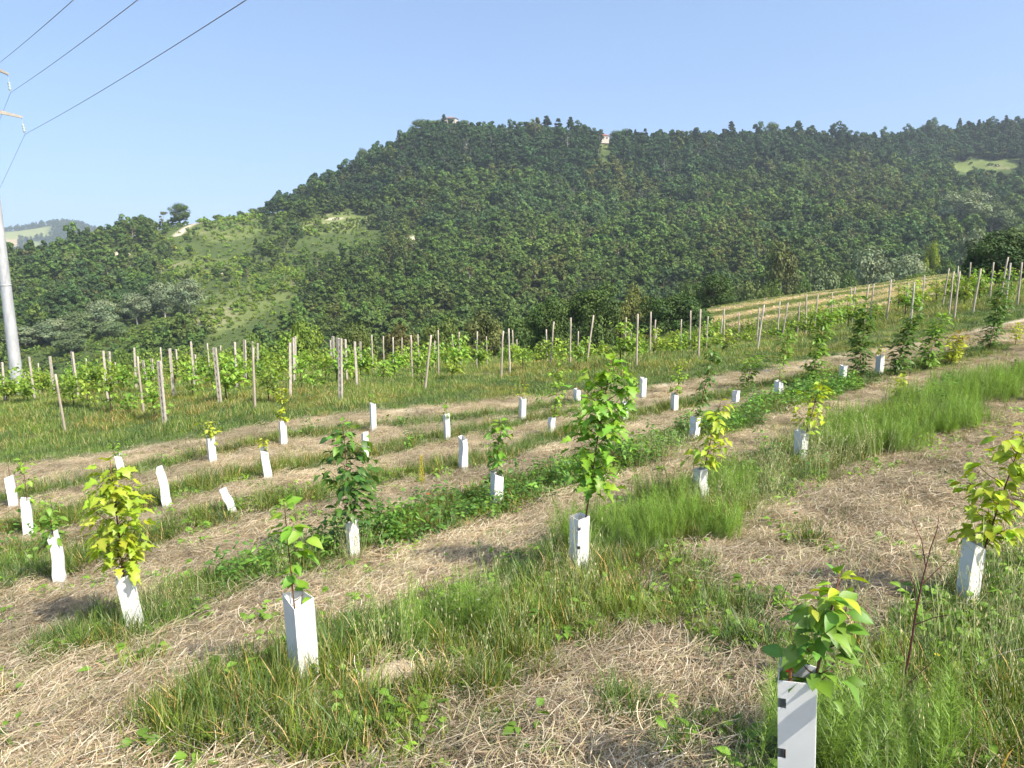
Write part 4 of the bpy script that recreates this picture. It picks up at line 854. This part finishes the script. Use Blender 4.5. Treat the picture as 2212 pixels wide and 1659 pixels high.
S(1458, 'yellow-green sapling right of the tall sapling tip', 775, 850, 14, 40, .085, 'heart', 'bright', xtop=1470, nbr=6, profile='column', solo=False)
S(255, 'small dark sapling showing over the maple-like sapling', 945, 985, 14, 24, .08, 'ovate', 'mid', nbr=4, solo=False)
S(454, 'small bright yellow sapling by the pale path at left', 903, 945, 19, 28, .1, 'ovate', 'yellow', nbr=5, solo=False, up=1.0)
S(610, 'slim bright yellow-green column sapling by the path', 822, 912, 9, 48, .08, 'heart', 'yellow', xtop=616, nbr=4, profile='column', solo=False)
S(805, 'tiny green sapling atop the tall slim shelter', 842, 875, 7, 14, .07, 'ovate', 'mid', nbr=2, solo=False)
S(20, 'bare brown twig in the shelter at the left edge', 985, 1030, 4, 2, .04, 'ovate', 'mid', nbr=2, solo=False)
S(1683, 'small sparse sapling in the weeds between slender saplings', 775, 825, 14, 22, .08, 'slim', 'mid', nbr=4, solo=False)
S(1902, 'tiny yellow sapling in the shelter on pale ground at right', 748, 770, 9, 14, .08, 'ovate', 'yellow', nbr=2, solo=False)
S(1247, 'tiny red-leaved seedling in small shelter left of the tall sapling', 826, 842, 5, 7, .06, 'ovate', 'bronze', nbr=1, solo=False)
# slender saplings on the right without a visible shelter
for j, (xb, yb, xt, yt, hw, n, kd, cl, lb) in enumerate([(1752,835,1775,660,27,190,'slim','mid','tall slender dark sapling, first of the row at right'), (1853,822,1860,648,24,200,'slim','dark','tall slender dark sapling, second of the row at right'),
    (1930,818,1968,668,26,170,'slim','dark','tall slender dark sapling, third of the row, drooping tip'), (2000,800,2025,682,30,120,'slim','mid','loose green sapling, fourth of the row at right'), (2052,790,2068,722,26,70,'slim','yellow','yellowish bronze sapling between slender ones at right'),
    (2135,758,2155,608,27,170,'slim','dark','tall slender sapling near the right edge'), (2192,748,2195,700,14,30,'ovate','yellow','small yellow sapling near the right edge'), (1612,838,1625,762,20,60,'slim','mid','thin dark sapling in weeds left of the slender row'),
    (1942,866,1942,815,18,40,'ovate','yellow','small yellow sapling in tall grass at right'), (1690,800,1700,715,22,70,'slim','mid','feathery green sapling behind the slender row')]):
    b = hit(xb, yb); dd = proj(b)[2]; sc_ = dd / F
    sapling(lb, b, .12, (yb - yt) * sc_, hw * sc_ * .62, int(n * 1.7), .15 if kd == 'slim' else .09, kd, cl, profile='column', nbr=12, solo=False, lean=((xt - xb) * sc_, 0), seed=50 + j, droop=.05, topcol='bronze' if j == 4 else None)

# ---------------------------------------------------------------- steel power pole, its arms and cables
PD = 25.0; pb = hit(41, 856); PD = proj(pb)[2]
pole = empty('power_pole', pb, 'tall grey steel power pole with two cross-arms at the left edge', 'power pole')
ptop = 11.6 * PD / 25; r0 = 12.5 / F * PD
mb = MB(); mb.tube([(0, 0, -.6), (0, 0, 0), (0, 0, ptop * .25), (0, 0, ptop * .5), (0, 0, ptop)], [r0 * 1.02, r0, r0 * .86, r0 * .74, r0 * .5], 24); obj('pole', mb.mesh('pole', M_STEEL, True), pole)
for zc in (ptop * .31, ptop * .62):
    rr = r0 * (1 - .5 * zc / ptop); mb = MB(); mb.tube([(0, 0, zc - .03), (0, 0, zc + .03)], [rr * 1.05, rr * 1.05], 24); obj('joint_band', mb.mesh('joint_band', M_STEEL, True), pole)
mb = MB(); mb.tube([(0, 0, -.3), (0, 0, .14)], [r0 * 1.35, r0 * 1.25], 20); obj('base_collar', mb.mesh('base_collar', simple('earth_crust', (.2, .15, .1), .95, noise=.3)), pole)
ins_pts = []
for (xe, ye, xi, yi) in ((47, 253, 54, 290), (17, 160, 23, 200)):
    tip = pix(xe, ye, PD) - pb; zt = tip[2]
    arm = MB(); ax = tip - np.array([0, 0, zt]); ax = ax / np.linalg.norm(ax); pr = np.array([-ax[1], ax[0], 0]); w0, w1 = .09, .05
    V = []
    for p, hh in ((np.array([0, 0, zt]) - ax * .6, .13), (tip, .055)):
        for s, u in ((-1, -1), (1, -1), (1, 1), (-1, 1)): V.append(p + pr * s * w1 + np.array([0, 0, u * hh]))
    arm.add(V, [(3, 2, 1, 0), (4, 5, 6, 7), (0, 1, 5, 4), (1, 2, 6, 5), (2, 3, 7, 6), (3, 0, 4, 7)]); obj('cross_arm', arm.mesh('cross_arm', M_CONC), pole)
    end = pix(xi, yi, PD) - pb; p0 = tip + np.array([-.02, 0, -.05]); st = MB(); N_ = 18
    pts, rads = [], []
    for k in range(N_ + 1):
        t = k / N_; pts.append(p0 + (end - p0) * t); rads.append(.012 if t < .4 or t > .93 else (.075 if (k % 3) != 1 else .03))
    st.tube(pts, rads, 12); obj('insulator_string', st.mesh('insulator_string', M_GLASSY, True), pole); ins_pts.append(pix(xi, yi, PD))
# cables run from behind the camera's right over the pole and down into the valley
def cable(label, p_in, through, dth, leave, dlv, extra):
    q = pix(*through, dth); v = q - p_in; far_in = p_in + v * extra; lv = pix(*leave, dlv); pts = []
    for t in np.linspace(1, 0, 30): s = p_in + (far_in - p_in) * t; pts.append(s + np.array([0, 0, -.35 * math.sin(math.pi * t)]))
    for t in np.linspace(0, 1, 24)[1:]: s = p_in + (lv - p_in) * t; pts.append(s + np.array([0, 0, -1.2 * math.sin(math.pi * t)]))
    mb = MB(); mb.tube(pts, [.009] * len(pts), 6); o = obj('power_cable', mb.mesh('power_cable', M_WIRE, True), None); tag(o, label, 'cable', 'overhead power cables')
ins3 = pix(-22, 152, PD)
cable('lowest power cable, running from the lower cross-arm over the sky', ins_pts[0], (462, 0), 14.5, (-150, 640), 90, 2.0)
cable('middle power cable, running from the upper cross-arm', ins_pts[1], (248, 0), 17.0, (-160, 560), 90, 2.4)
cable('topmost power cable crossing the upper left corner', ins3, (122, 0), 19.0, (-240, 470), 90, 2.8)
t3 = ins3 - pb
mb = MB(); mb.tube([(0, 0, t3[2] + .9), tuple(t3 + np.array([0, 0, .9]))], [.09, .05], 6); mb.tube([tuple(t3 + np.array([0, 0, .9])), tuple(t3)], [.05, .05], 8); obj('cross_arm', mb.mesh('cross_arm', M_CONC), pole)

# ---------------------------------------------------------------- houses and a pole on the far hill
def house(x, y, d, w, dp, h, label, roof_h=1.6, rz=.3, wallm=None):
    P = pix(x, y, d); gz0 = float(hill_z(P[0], P[1])); r = empty('house', (P[0], P[1], P[2]), label, 'house', None, rz)
    mb = MB(); mb.box((-w / 2, -dp / 2, min(-1, gz0 - P[2] - .5)), (w / 2, dp / 2, h)); obj('wall', mb.mesh('wall', wallm or M_WALL), r)
    mb = MB(); e = .5; V = [(-w / 2 - e, -dp / 2 - e, h), (w / 2 + e, -dp / 2 - e, h), (w / 2 + e, dp / 2 + e, h), (-w / 2 - e, dp / 2 + e, h), (-w * .25, 0, h + roof_h), (w * .25, 0, h + roof_h)]
    mb.add(V, [(0, 1, 5, 4), (2, 3, 4, 5), (1, 2, 5), (3, 0, 4), (3, 2, 1, 0)]); rf = obj('roof', mb.mesh('roof', M_ROOF), r)
    mb = MB(); mb.box((-.3, -.3, h + roof_h * .5), (.3, .3, h + roof_h + .7)); c = obj('chimney', mb.mesh('chimney', M_WALL), rf)
    for k, xo in enumerate((-.32, 0, .32)):
        mb = MB(); mb.box((xo * w - .45, -dp / 2 - .04, 1.0), (xo * w + .45, -dp / 2 + .1, 2.2)); obj('window', mb.mesh('window', M_PANE), r)
    return r
house(1297, 305, 497, 8.5, 8, 3.1, 'red-roofed pale house on the ridge among conifers')
house(972, 266, 494, 9, 7, 2.6, 'pale house showing between trees on top of the hill', 1.0, -.2)
P = pix(1977, 486, 372); r = empty('utility_pole', P, 'thin white utility pole on the wooded slope at right', 'pole')
mb = MB(); mb.tube([(0, 0, -6), (0, 0, 6)], [.16, .12], 8); obj('pole', mb.mesh('pole', simple('white_concrete', (.7, .7, .68), .8)), r)
mb = MB(); mb.tube([(-.9, 0, 5.2), (.9, 0, 5.2)], [.08, .08], 6); obj('cross_arm', mb.mesh('cross_arm', M_STEEL), r)

# ---------------------------------------------------------------- ground cover kinds
rr = random.Random(21)
GREEN = (.1, .17, .026); BRIGHT = (.15, .235, .03); DKG = (.052, .108, .022)
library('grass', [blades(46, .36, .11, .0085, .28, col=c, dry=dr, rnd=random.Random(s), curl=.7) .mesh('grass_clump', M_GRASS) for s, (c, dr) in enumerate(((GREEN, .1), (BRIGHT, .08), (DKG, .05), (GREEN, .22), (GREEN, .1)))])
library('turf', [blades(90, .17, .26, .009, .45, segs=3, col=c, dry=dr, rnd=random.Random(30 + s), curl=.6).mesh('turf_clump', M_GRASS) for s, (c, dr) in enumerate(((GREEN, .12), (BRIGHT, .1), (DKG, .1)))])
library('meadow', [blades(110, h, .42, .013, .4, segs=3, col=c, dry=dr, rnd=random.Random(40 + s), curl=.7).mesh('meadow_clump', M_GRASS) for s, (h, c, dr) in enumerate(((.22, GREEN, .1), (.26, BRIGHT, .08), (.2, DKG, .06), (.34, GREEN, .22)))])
STR = [(.52, .43, .27), (.4, .31, .18), (.6, .53, .37), (.3, .2, .11), (.48, .4, .26), (.22, .15, .08), (.27, .25, .11)]
library('straw', [straw_clump(140, .24, random.Random(60 + s), STR, .17, .0021).mesh('straw_clump', M_STRAW) for s in range(5)])
library('drygrass', [blades(40, .16, .14, .004, .6, segs=3, col=(.36, .27, .13), cvar=.35, dry=.25, drycol=(.12, .15, .04), rnd=random.Random(70 + s), curl=.8).mesh('stubble_clump', M_GRASS) for s in range(3)])
def weed(seed, h, n, size, kind, col, spread=.16):
    r = random.Random(seed); items = []
    for k in range(6):
        a = r.uniform(0, 6.28); b = np.array([math.cos(a), math.sin(a), 0]) * spread * r.random(); t = b + np.array([math.cos(a) * spread * .6, math.sin(a) * spread * .6, h * r.uniform(.6, 1.1)])
        for i in range(n):
            f = r.uniform(.1, 1); p = b + (t - b) * f; q = r.uniform(0, 6.28); items.append((r.choice(LM[kind, col]), leaf_matrix(p, (math.cos(q), math.sin(q), r.uniform(-.3, .5)), size * r.uniform(.6, 1.2), r), r.uniform(.7, 1.25)))
    return merged_leaves('weed', items)
library('weed', [weed(80, .3, 9, .055, 'ovate', 'dark'), weed(81, .38, 9, .06, 'ovate', 'dark'), weed(82, .26, 8, .06, 'heart', 'mid'), weed(83, .34, 9, .07, 'slim', 'mid')])
library('lowweed', [weed(90, .1, 5, .06, 'ovate', 'mid', .12), weed(91, .12, 5, .05, 'heart', 'mid', .12), weed(92, .14, 5, .055, 'ovate', 'mid', .1), weed(93, .1, 5, .045, 'lobed', 'bright', .12)])
def horsetail(seed, h=.42, ns=7):
    r = random.Random(seed); mb = MB()
    for s in range(ns):
        a = r.uniform(0, 6.28); b = np.array([math.cos(a), math.sin(a), 0]) * .13 * r.random(); H = h * r.uniform(.6, 1.15); ln = np.array([r.gauss(0, .12), r.gauss(0, .12), 1]) * H
        c0 = np.array((.2, .33, .04)) * r.uniform(.75, 1.25)
        mb.tube([b, b + ln * .5, b + ln], [.0022, .0018, .0008], 3, c0 * .8, cap=False)
        for w in range(13):
            t = .15 + .8 * w / 13; p = b + ln * t; L = .13 * (1 - t * .75)
            for k in range(8):
                q = r.uniform(0, 6.28); d = np.array([math.cos(q), math.sin(q), r.uniform(.3, .9)]); e = p + d * L * r.uniform(.6, 1.1); sd_ = np.array([-math.sin(q), math.cos(q), 0]) * .0011; mb.add([p - sd_, p + sd_, e], [(0, 1, 2)], c0 * r.uniform(.8, 1.2))
    return mb.mesh('horsetail', M_GRASS)
library('horsetail', [horsetail(s) for s in range(3)])
def oats(seed, h=.6, ns=10, c=(.5, .45, .26)):
    r = random.Random(seed); mb = MB()
    for s in range(ns):
        a = r.uniform(0, 6.28); b = np.array([math.cos(a), math.sin(a), 0]) * .18 * r.random(); d = r.uniform(0, 6.28); H = h * r.uniform(.6, 1.1); ln = np.array([math.cos(d) * .22, math.sin(d) * .22, 1]) * H; cc = np.array(c) * r.uniform(.7, 1.2)
        pts = [b, b + ln * .5, b + ln * .85 + np.array([math.cos(d), math.sin(d), 0]) * .03, b + ln + np.array([math.cos(d), math.sin(d), -.3]) * .08]
        mb.tube(pts, [.0018, .0015, .001, .0006], 3, cc * np.array([.7, .9, .6]), cap=False)
        for k in range(6):
            t = r.uniform(.6, 1); p = b + ln * t; q = r.uniform(0, 6.28); o = p + np.array([math.cos(q), math.sin(q), 0]) * r.uniform(.01, .045); dn = np.array([math.cos(q) * .2, math.sin(q) * .2, -1]) * r.uniform(.018, .03); sd_ = np.array([-math.sin(q), math.cos(q), 0]) * .0035
            mb.add([o, o + dn * .5 - sd_, o + dn, o + dn * .5 + sd_], [(0, 1, 2, 3)], cc)
    return mb.mesh('oats', M_STRAW)
library('oats', [oats(s) for s in range(3)])

def sample(n, x0, x1, y0, y1, dmin, dmax, seed):
    """random spots on the slope inside the camera's wider view"""
    r = np.random.default_rng(seed); X = r.uniform(x0, x1, n); Y = r.uniform(y0, y1, n)
    q = np.stack([X, Y, near_z(X, Y)], 1); v = q - EYE; d = v @ FW; px = CX + F * (v @ RT) / np.maximum(d, .1); py = CY - F * (v @ UP) / np.maximum(d, .1)
    k = (d > dmin) & (d < dmax) & (np.abs(px - CX) < 1106 + 500 / np.maximum(d, .5) + 60) & (py < 2050); return q[k], d[k], px[k], py[k], r
def dens(r, base, d, d0):  # thin out with distance
    return r.random(len(d)) < base * np.clip(d0 / d, 0, 1) ** 1.3
rows_az = math.atan2(.743, .67)
# straw left by the mower
q, d, px, py, r = sample(52000, -16, 18, 1, 24, 1.2, 24, 101); g_, p_, b_, h_ = cover(q[:, 0], q[:, 1])
k = ((b_ < .5) | (p_ > .25)) & (r.random(len(d)) > g_ * .85) & dens(r, 1, d, 7); q = q[k]; n = len(q); tt = r.uniform(.7, 1.2, (n, 1)) * (.55 + .95 * fnoise(q[:, 0], q[:, 1], .9, 41))[:, None] * np.array([1, 1.01, 1.08])
hgt = .05 * sstep(.5, .8, fnoise(q[:, 0], q[:, 1], .45, 119))
scatter('straw', 'straw', q + np.stack([0 * hgt, 0 * hgt, .012 + hgt], 1), rows_az + r.normal(0, .7, n), r.uniform(.7, 1.25, n), tt, tilt=r.normal(0, .06, (n, 2)), label='cut dry straw lying in swaths between the planted rows', cat='straw')
k2 = r.random(n) < .35; scatter('dry_stubble', 'drygrass', q[k2], r.uniform(0, 6.28, k2.sum()), r.uniform(.6, 1.2, k2.sum()), tt[k2] * .95, label='short dry stubble standing in the mown strips', cat='stubble')
# tall grass along the planted rows
q, d, px, py, r = sample(90000, -16, 18, 1, 24, 1.0, 24, 102); g_, p_, b_, h_ = cover(q[:, 0], q[:, 1])
nz = fnoise(q[:, 0], q[:, 1], 1.2, 111); k = (b_ < .5) & (r.random(len(d)) < np.where(g_ > .45, g_, .03)) & dens(r, 1, d, 7.5); q, nz, gg = q[k], nz[k], g_[k]; n = len(q); s = r.uniform(.55, 1.15, n) * (.46 + .72 * nz) * (.6 + .4 * gg)
tt = np.where((nz > .5)[:, None], (1.2, 1.1, .85), (.9, 1, .95)) * r.uniform(.75, 1.25, (n, 1))
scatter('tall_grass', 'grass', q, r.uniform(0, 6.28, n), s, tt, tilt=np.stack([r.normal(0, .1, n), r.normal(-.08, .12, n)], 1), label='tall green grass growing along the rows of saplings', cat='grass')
# low turf filling rows, verge and thin green in the straw
q, d, px, py, r = sample(60000, -26, 34, 1, 40, 1.0, 40, 103); g_, p_, b_, h_ = cover(q[:, 0], q[:, 1])
k = (r.random(len(d)) < np.maximum(g_, .10 * (fnoise(q[:, 0], q[:, 1], .8, 43) > .5))) & (h_ < .5) & dens(r, 1, d, 16); q = q[k]; d = d[k]; n = len(q); nz = fnoise(q[:, 0], q[:, 1], 3, 113)
tt = np.where((nz > .56)[:, None], (1.35, 1.1, .9), (.9, 1, .95)) * r.uniform(.75, 1.25, (n, 1)); scatter('turf', 'turf', q, r.uniform(0, 6.28, n), r.uniform(.6, 1.2, n), tt, label='short green turf on the verge and in the rows', cat='grass')
# meadow grass through the vineyard
q, d, px, py, r = sample(30000, -40, 50, 14, 56, 15, 60, 104); g_, p_, b_, h_ = cover(q[:, 0], q[:, 1]); nz = fnoise(q[:, 0], q[:, 1], 4, 115)
inv = q[:, 1] > np.interp(q[:, 0], FPX, FPY) - 2.5; k = (b_ > .5) & (h_ < .3) & (p_ < .3) & (r.random(len(d)) < np.where(inv, .8, .22)); q, nz, inv = q[k], nz[k], inv[k]; n = len(q)
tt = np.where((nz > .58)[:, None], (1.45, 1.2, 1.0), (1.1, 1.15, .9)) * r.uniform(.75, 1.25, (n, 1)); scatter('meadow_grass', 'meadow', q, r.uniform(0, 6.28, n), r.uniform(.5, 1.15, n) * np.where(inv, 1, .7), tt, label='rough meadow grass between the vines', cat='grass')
# cut hay and regrowth on the field at the right
q, d, px, py, r = sample(30000, 12, 70, 40, 110, 40, 125, 107); g_, p_, b_, h_ = cover(q[:, 0], q[:, 1]); k = (h_ > .5) & (q[:, 1] < crest(q[:, 0]) + 3); q = q[k]; n = len(q)
hs_ = -.52 * q[:, 0] + .85 * q[:, 1]; ht_ = .85 * q[:, 0] + .52 * q[:, 1]; tan = (.42 * (.5 + .5 * np.sin(hs_ * 1.05 + 2.5 * fnoise(q[:, 0], q[:, 1], 14, 51))) + .75 * fnoise(hs_, ht_ / 5, 1.6, 52) - .1 + r.normal(0, .06, n)) > .5
scatter('cut_hay', 'turf', q, r.uniform(0, 6.28, n), np.stack([r.uniform(1.6, 2.8, n)] * 2 + [r.uniform(.5, 1.0, n)], 1), np.where(tan[:, None], (3.3, 2.05, 6.0), (1.15, 1.05, 1.1)) * r.uniform(.8, 1.2, (n, 1)), label='rows of cut tan hay over green regrowth on the field', cat='hay')
# leafy weeds
q, d, px, py, r = sample(26000, -14, 22, 2, 24, 1.6, 24, 105); g_, p_, b_, h_ = cover(q[:, 0], q[:, 1]); nz = fnoise(q[:, 0], q[:, 1], 2.2, 117)
patch = np.zeros(len(d))
for (x, y, rad) in ((650,1225,.5),(1220,1045,.6),(1330,1005,.6),(1430,975,.6),(560,1250,.4),(1000,1130,.9),(880,1160,.7),(1120,1090,.7),(1640,880,1.3),(1720,860,1.4),(1800,850,1.2),(1560,930,.8),(1950,850,1.0),(1300,950,.5),(760,1190,.6)):
    c = hit(x, y); patch = np.maximum(patch, sstep(rad * 1.1, rad * .6, np.hypot(q[:, 0] - c[0], q[:, 1] - c[1])))
k = (g_ > .4) & (r.random(len(d)) < np.maximum(.05 * (nz > .5), patch * .8)) & (b_ < .5); q = q[k]; n = len(q)
scatter('leafy_weeds', 'weed', q, r.uniform(0, 6.28, n), r.uniform(.7, 1.3, n), np.array([.9, 1, 1]) * r.uniform(.7, 1.3, (n, 1)), label='dense dark leafy weeds smothering parts of the rows', cat='weeds')
q, d, px, py, r = sample(9000, -8, 10, 1, 12, 2.7, 12, 106); g_, p_, b_, h_ = cover(q[:, 0], q[:, 1]); k = r.random(len(d)) < np.where(g_ > .5, .6, .06); q = q[k]; n = len(q)
scatter('low_weeds', 'lowweed', q, r.uniform(0, 6.28, n), r.uniform(.6, 1.3, n), np.array([1, 1, 1]) * r.uniform(.7, 1.25, (n, 1)), label='low broad-leaved weeds near the camera', cat='weeds')
# horsetail and fine feathery grass
pts = []
for (x, y, rad, nn_) in ((1390,1170,.75,60),(1500,1090,.6,34),(1860,1660,.3,22),(1950,930,1.1,120),(2080,870,1.1,110),(1860,980,.7,60),(960,1390,.3,14),(2150,830,1.0,70)):
    c = hit(x, y)
    for _ in range(nn_):
        a = rr.uniform(0, 6.28); w = rad * math.sqrt(rr.random()); pts.append(on_ground(c[0] + math.cos(a) * w * 1.2, c[1] + math.sin(a) * w * .7))
n = len(pts); scatter('horsetail_patch', 'horsetail', pts, RNG.uniform(0, 6.28, n), RNG.uniform(.7, 1.35, n), np.array([1, 1, 1]) * RNG.uniform(.75, 1.25, (n, 1)), tilt=np.stack([RNG.normal(0, .1, n), RNG.normal(.12, .12, n)], 1), label='feathery bright green horsetail in patches along the row', cat='horsetail')
pts = []
for (x, y, rad, nn_) in ((1800,1000,.9,30),(1720,1040,.6,18),(1180,1330,.5,9),(1000,1420,.5,8),(2100,1420,.7,9),(2000,1500,.6,6),(2180,1500,.6,8),(1900,1640,.3,2),(1600,1120,.6,14),(700,1240,.5,10),(350,1340,.5,8),(1450,1010,.5,10),(2150,1250,.5,16)):
    c = hit(x, y)
    for _ in range(nn_):
        a = rr.uniform(0, 6.28); w = rad * math.sqrt(rr.random()); pts.append(on_ground(c[0] + math.cos(a) * w, c[1] + math.sin(a) * w))
n = len(pts); scatter('wild_oats', 'oats', pts, RNG.uniform(0, 6.28, n), RNG.uniform(.6, 1.15, n), np.array([1, 1, 1]) * RNG.uniform(.8, 1.2, (n, 1)), label='pale ripe wild oats standing in the grass', cat='wild oats')

# ---------------------------------------------------------------- single small things
# bare soil mound
r = np.random.default_rng(4); nn_ = 26; V = [(0, 0, .1)]; Fc = []
for ring, (rad, z) in enumerate(((.08, .09), (.16, .05), (.24, -.04))):
    for k in range(nn_):
        a = 6.283 * k / nn_; w = rad * (1 + r.normal(0, .1)); V.append((w * math.cos(a) * 1.35, w * math.sin(a), z + r.normal(0, .008)))
Fc += [(0, 1 + k, 1 + (k + 1) % nn_) for k in range(nn_)]
for ring in (0, 1): Fc += [(1 + ring * nn_ + k, 1 + (ring + 1) * nn_ + k, 1 + (ring + 1) * nn_ + (k + 1) % nn_, 1 + ring * nn_ + (k + 1) % nn_) for k in range(nn_)]
o = obj('soil_mound', mesh_from('soil_mound', V, Fc, None, True, M_SOIL), None, on_ground(MOUND[0], MOUND[1]), (0, 0, .4)); tag(o, 'bare pale soil mound in the grass below the front shelter', 'mound')
# yellow mullein spike
b = hit(912, 1075); root = empty('mullein', b, 'yellow flower spike standing alone in mid-field', 'flower'); sc_ = proj(b)[2] / F; Hm = (1075 - 982) * sc_
mb = MB(); mb.tube([(0, 0, 0), (.01, 0, Hm * .6), (0, 0, Hm)], [.007, .006, .003], 6); obj('stem', mb.mesh('stem', simple('green_stem', (.2, .25, .06), .8)), root)
mb = MB(); rq = random.Random(8)
for i in range(150):
    t = rq.uniform(.38, 1); a = rq.uniform(0, 6.28); w = .026 * (1.1 - t * .8) + .006; p = np.array([math.cos(a) * w, math.sin(a) * w, t * Hm]); s = .011; mb.add([p, p + np.array([-math.sin(a) * s, math.cos(a) * s, s]), p + np.array([math.cos(a) * s, math.sin(a) * s, 1.6 * s]), p + np.array([math.sin(a) * s, -math.cos(a) * s, s])], [(0, 1, 2, 3)], np.array((.62, .52, .08)) * rq.uniform(.7, 1.2))
obj('flower_spike', mb.mesh('flower_spike', M_LEAF), root)
# dry red dock stem with bare side branches
b = hit(1925, 1600); sc_ = proj(b)[2] / F; root = empty('dock_plant', b, 'dead dark red branching dock stem in the grass at right', 'plant'); H1 = (1600 - 1150) * sc_
mb = MB(); ax = [np.array([(x - 1925) * sc_, 0, (1600 - y) * sc_]) for x, y in ((1925,1600),(1935,1500),(1945,1400),(1950,1300),(1956,1230),(1968,1150))]
mb.tube(ax, [.0055, .005, .0045, .004, .003, .0015], 6); obj('stem', mb.mesh('stem', simple('dark_red_stem', (.09, .03, .03), .7)), root)
for (x0, y0, x1, y1) in ((1937,1480,1990,1400),(1942,1420,1900,1340),(1948,1330,2000,1290),(1950,1290,1915,1200),(1955,1240,2010,1180),(1960,1200,1940,1110),(1964,1170,1985,1090),(1930,1540,1900,1450)):
    p = np.array([(x0 - 1925) * sc_, 0, (1600 - y0) * sc_]); q = np.array([(x1 - 1925) * sc_, rq.uniform(-.08, .08), (1600 - y1) * sc_]); mb = MB(); mb.tube([p, (p + q) / 2 + np.array([.01, 0, .012]), q], [.0025, .002, .001], 5); obj('branch', mb.mesh('branch', bpy.data.materials['dark_red_stem']), root)
# pale bare twigs at the right edge
b = hit(2100, 1480); sc_ = proj(b)[2] / F; root = empty('bare_twigs', b, 'pale grey bare forked twig lying through grass at right edge', 'twig')
for k, L in enumerate(([(1980,1475),(2050,1440),(2110,1432),(2212,1455),(2280,1470)], [(2090,1435),(2150,1405),(2230,1385)], [(2120,1434),(2180,1470),(2240,1500)])):
    mb = MB(); pts = [np.array([(x - 2100) * sc_, .05 * k - .08, (1480 - y) * sc_ + .02]) for x, y in L]; mb.tube(pts, np.linspace(.0026, .001, len(pts)), 5); obj('twig', mb.mesh('twig', bpy.data.materials.get('grey_twig') or simple('grey_twig', (.32, .3, .27), .9)), root)
# flowers and scraps
def flower(x, y, h, col, label, size=.018):
    b = hit(x, y + 12); root = empty('flower', b, label, 'flower'); mb = MB(); mb.tube([(0, 0, 0), (.01, 0, h)], [.0018, .0012], 5); obj('stem', mb.mesh('stem', bpy.data.materials['green_stem']), root)
    mb = MB()
    for k in range(6):
        a = k * 1.047; e = np.array([math.cos(a), math.sin(a), .35]) * size; s = np.array([-math.sin(a), math.cos(a), 0]) * size * .45; c = np.array([.01, 0, h]); mb.add([c, c + e * .6 - s, c + e, c + e * .6 + s], [(0, 1, 2, 3)], col)
    obj('petals', mb.mesh('petals', M_LEAF), root)
WH = (.8, .8, .78); YE = (.7, .55, .03)
flower(1030, 1330, .16, WH, 'white flower in the weeds right of the soil mound, left one'); flower(1085, 1362, .12, WH, 'white flower in the weeds, lower right one', .02); flower(925, 1072, .1, (.7, .12, .02), 'orange-red poppy below the yellow flower spike', .03)
flower(2005, 1535, .3, YE, 'yellow flower beside the dead red stem', .014); flower(2110, 1260, .3, YE, 'yellow flower by the right-hand shelter', .012); flower(1225, 1305, .14, YE, 'yellow flower in the second row below the tall sapling', .012)
mb = MB(); mb.box((-.02, -.012, 0), (.022, .01, .02), taper=.7); o = obj('red_scrap', mb.mesh('red_scrap', M_RED), None, hit(1588, 1216) + np.array([0, 0, .03]), (.3, .4, .8)); tag(o, 'small red scrap lying on the straw in front', 'scrap')

# ---------------------------------------------------------------- labels that tell the many vines and wood-edge trees apart
PXS = sorted(p[0] for p in POSTS)
def between(px):
    i = int(np.searchsorted(PXS, px))
    if i == 0: return 'left of the first post'
    if i >= len(PXS): return 'right of the last post'
    return 'between the %s and %s posts from the left' % (ordinal(i - 1), ordinal(i))
bag = {}
for r, young, X, Y in VINE_O:
    p = proj((X, Y, float(near_z(X, Y)) + .7)); bag.setdefault((young, between(p[0])), []).append((p[2], r))
for (young, w), L in bag.items():
    for i, (dq, r) in enumerate(sorted(L, key=lambda t: t[0])):
        r['label'] = ('small young grapevine ' if young else 'spreading grapevine ') + w + (', %s nearest' % ordinal(i) if len(L) > 1 and i else (', nearest' if len(L) > 1 else ''))
bag = {}
for r, nm, px, pt in SOLO: bag.setdefault((nm, between(px)), []).append((-pt, r))
for (nm, w), L in bag.items():
    for i, (q_, r) in enumerate(sorted(L, key=lambda t: t[0])):
        r['label'] = nm.replace('_', ' ') + ' at wood edge above the gap ' + w.replace(' from the left', '') + (', %s lowest' % ordinal(i) if i else ', lowest')
HAZE = .00021

# ---------------------------------------------------------------- haze
hz = MB(); hz.box((-3400, -1400, -80), (3400, 3500, 150))
mh, hn, hl = mat('haze'); ho = hn.new('ShaderNodeOutputMaterial'); pv = hn.new('ShaderNodeVolumePrincipled')
pv.inputs['Color'].default_value = (.72, .83, .95, 1); pv.inputs['Density'].default_value = HAZE; pv.inputs['Anisotropy'].default_value = .1
hl.new(pv.outputs[0], ho.inputs['Volume'])
hme = mesh_from('haze', hz.v, hz.f, None, False, mh); ho_ = bpy.data.objects.new('haze', hme); COL.objects.link(ho_); tag(ho_, 'pale summer haze hanging in the air', 'haze', kind='stuff')
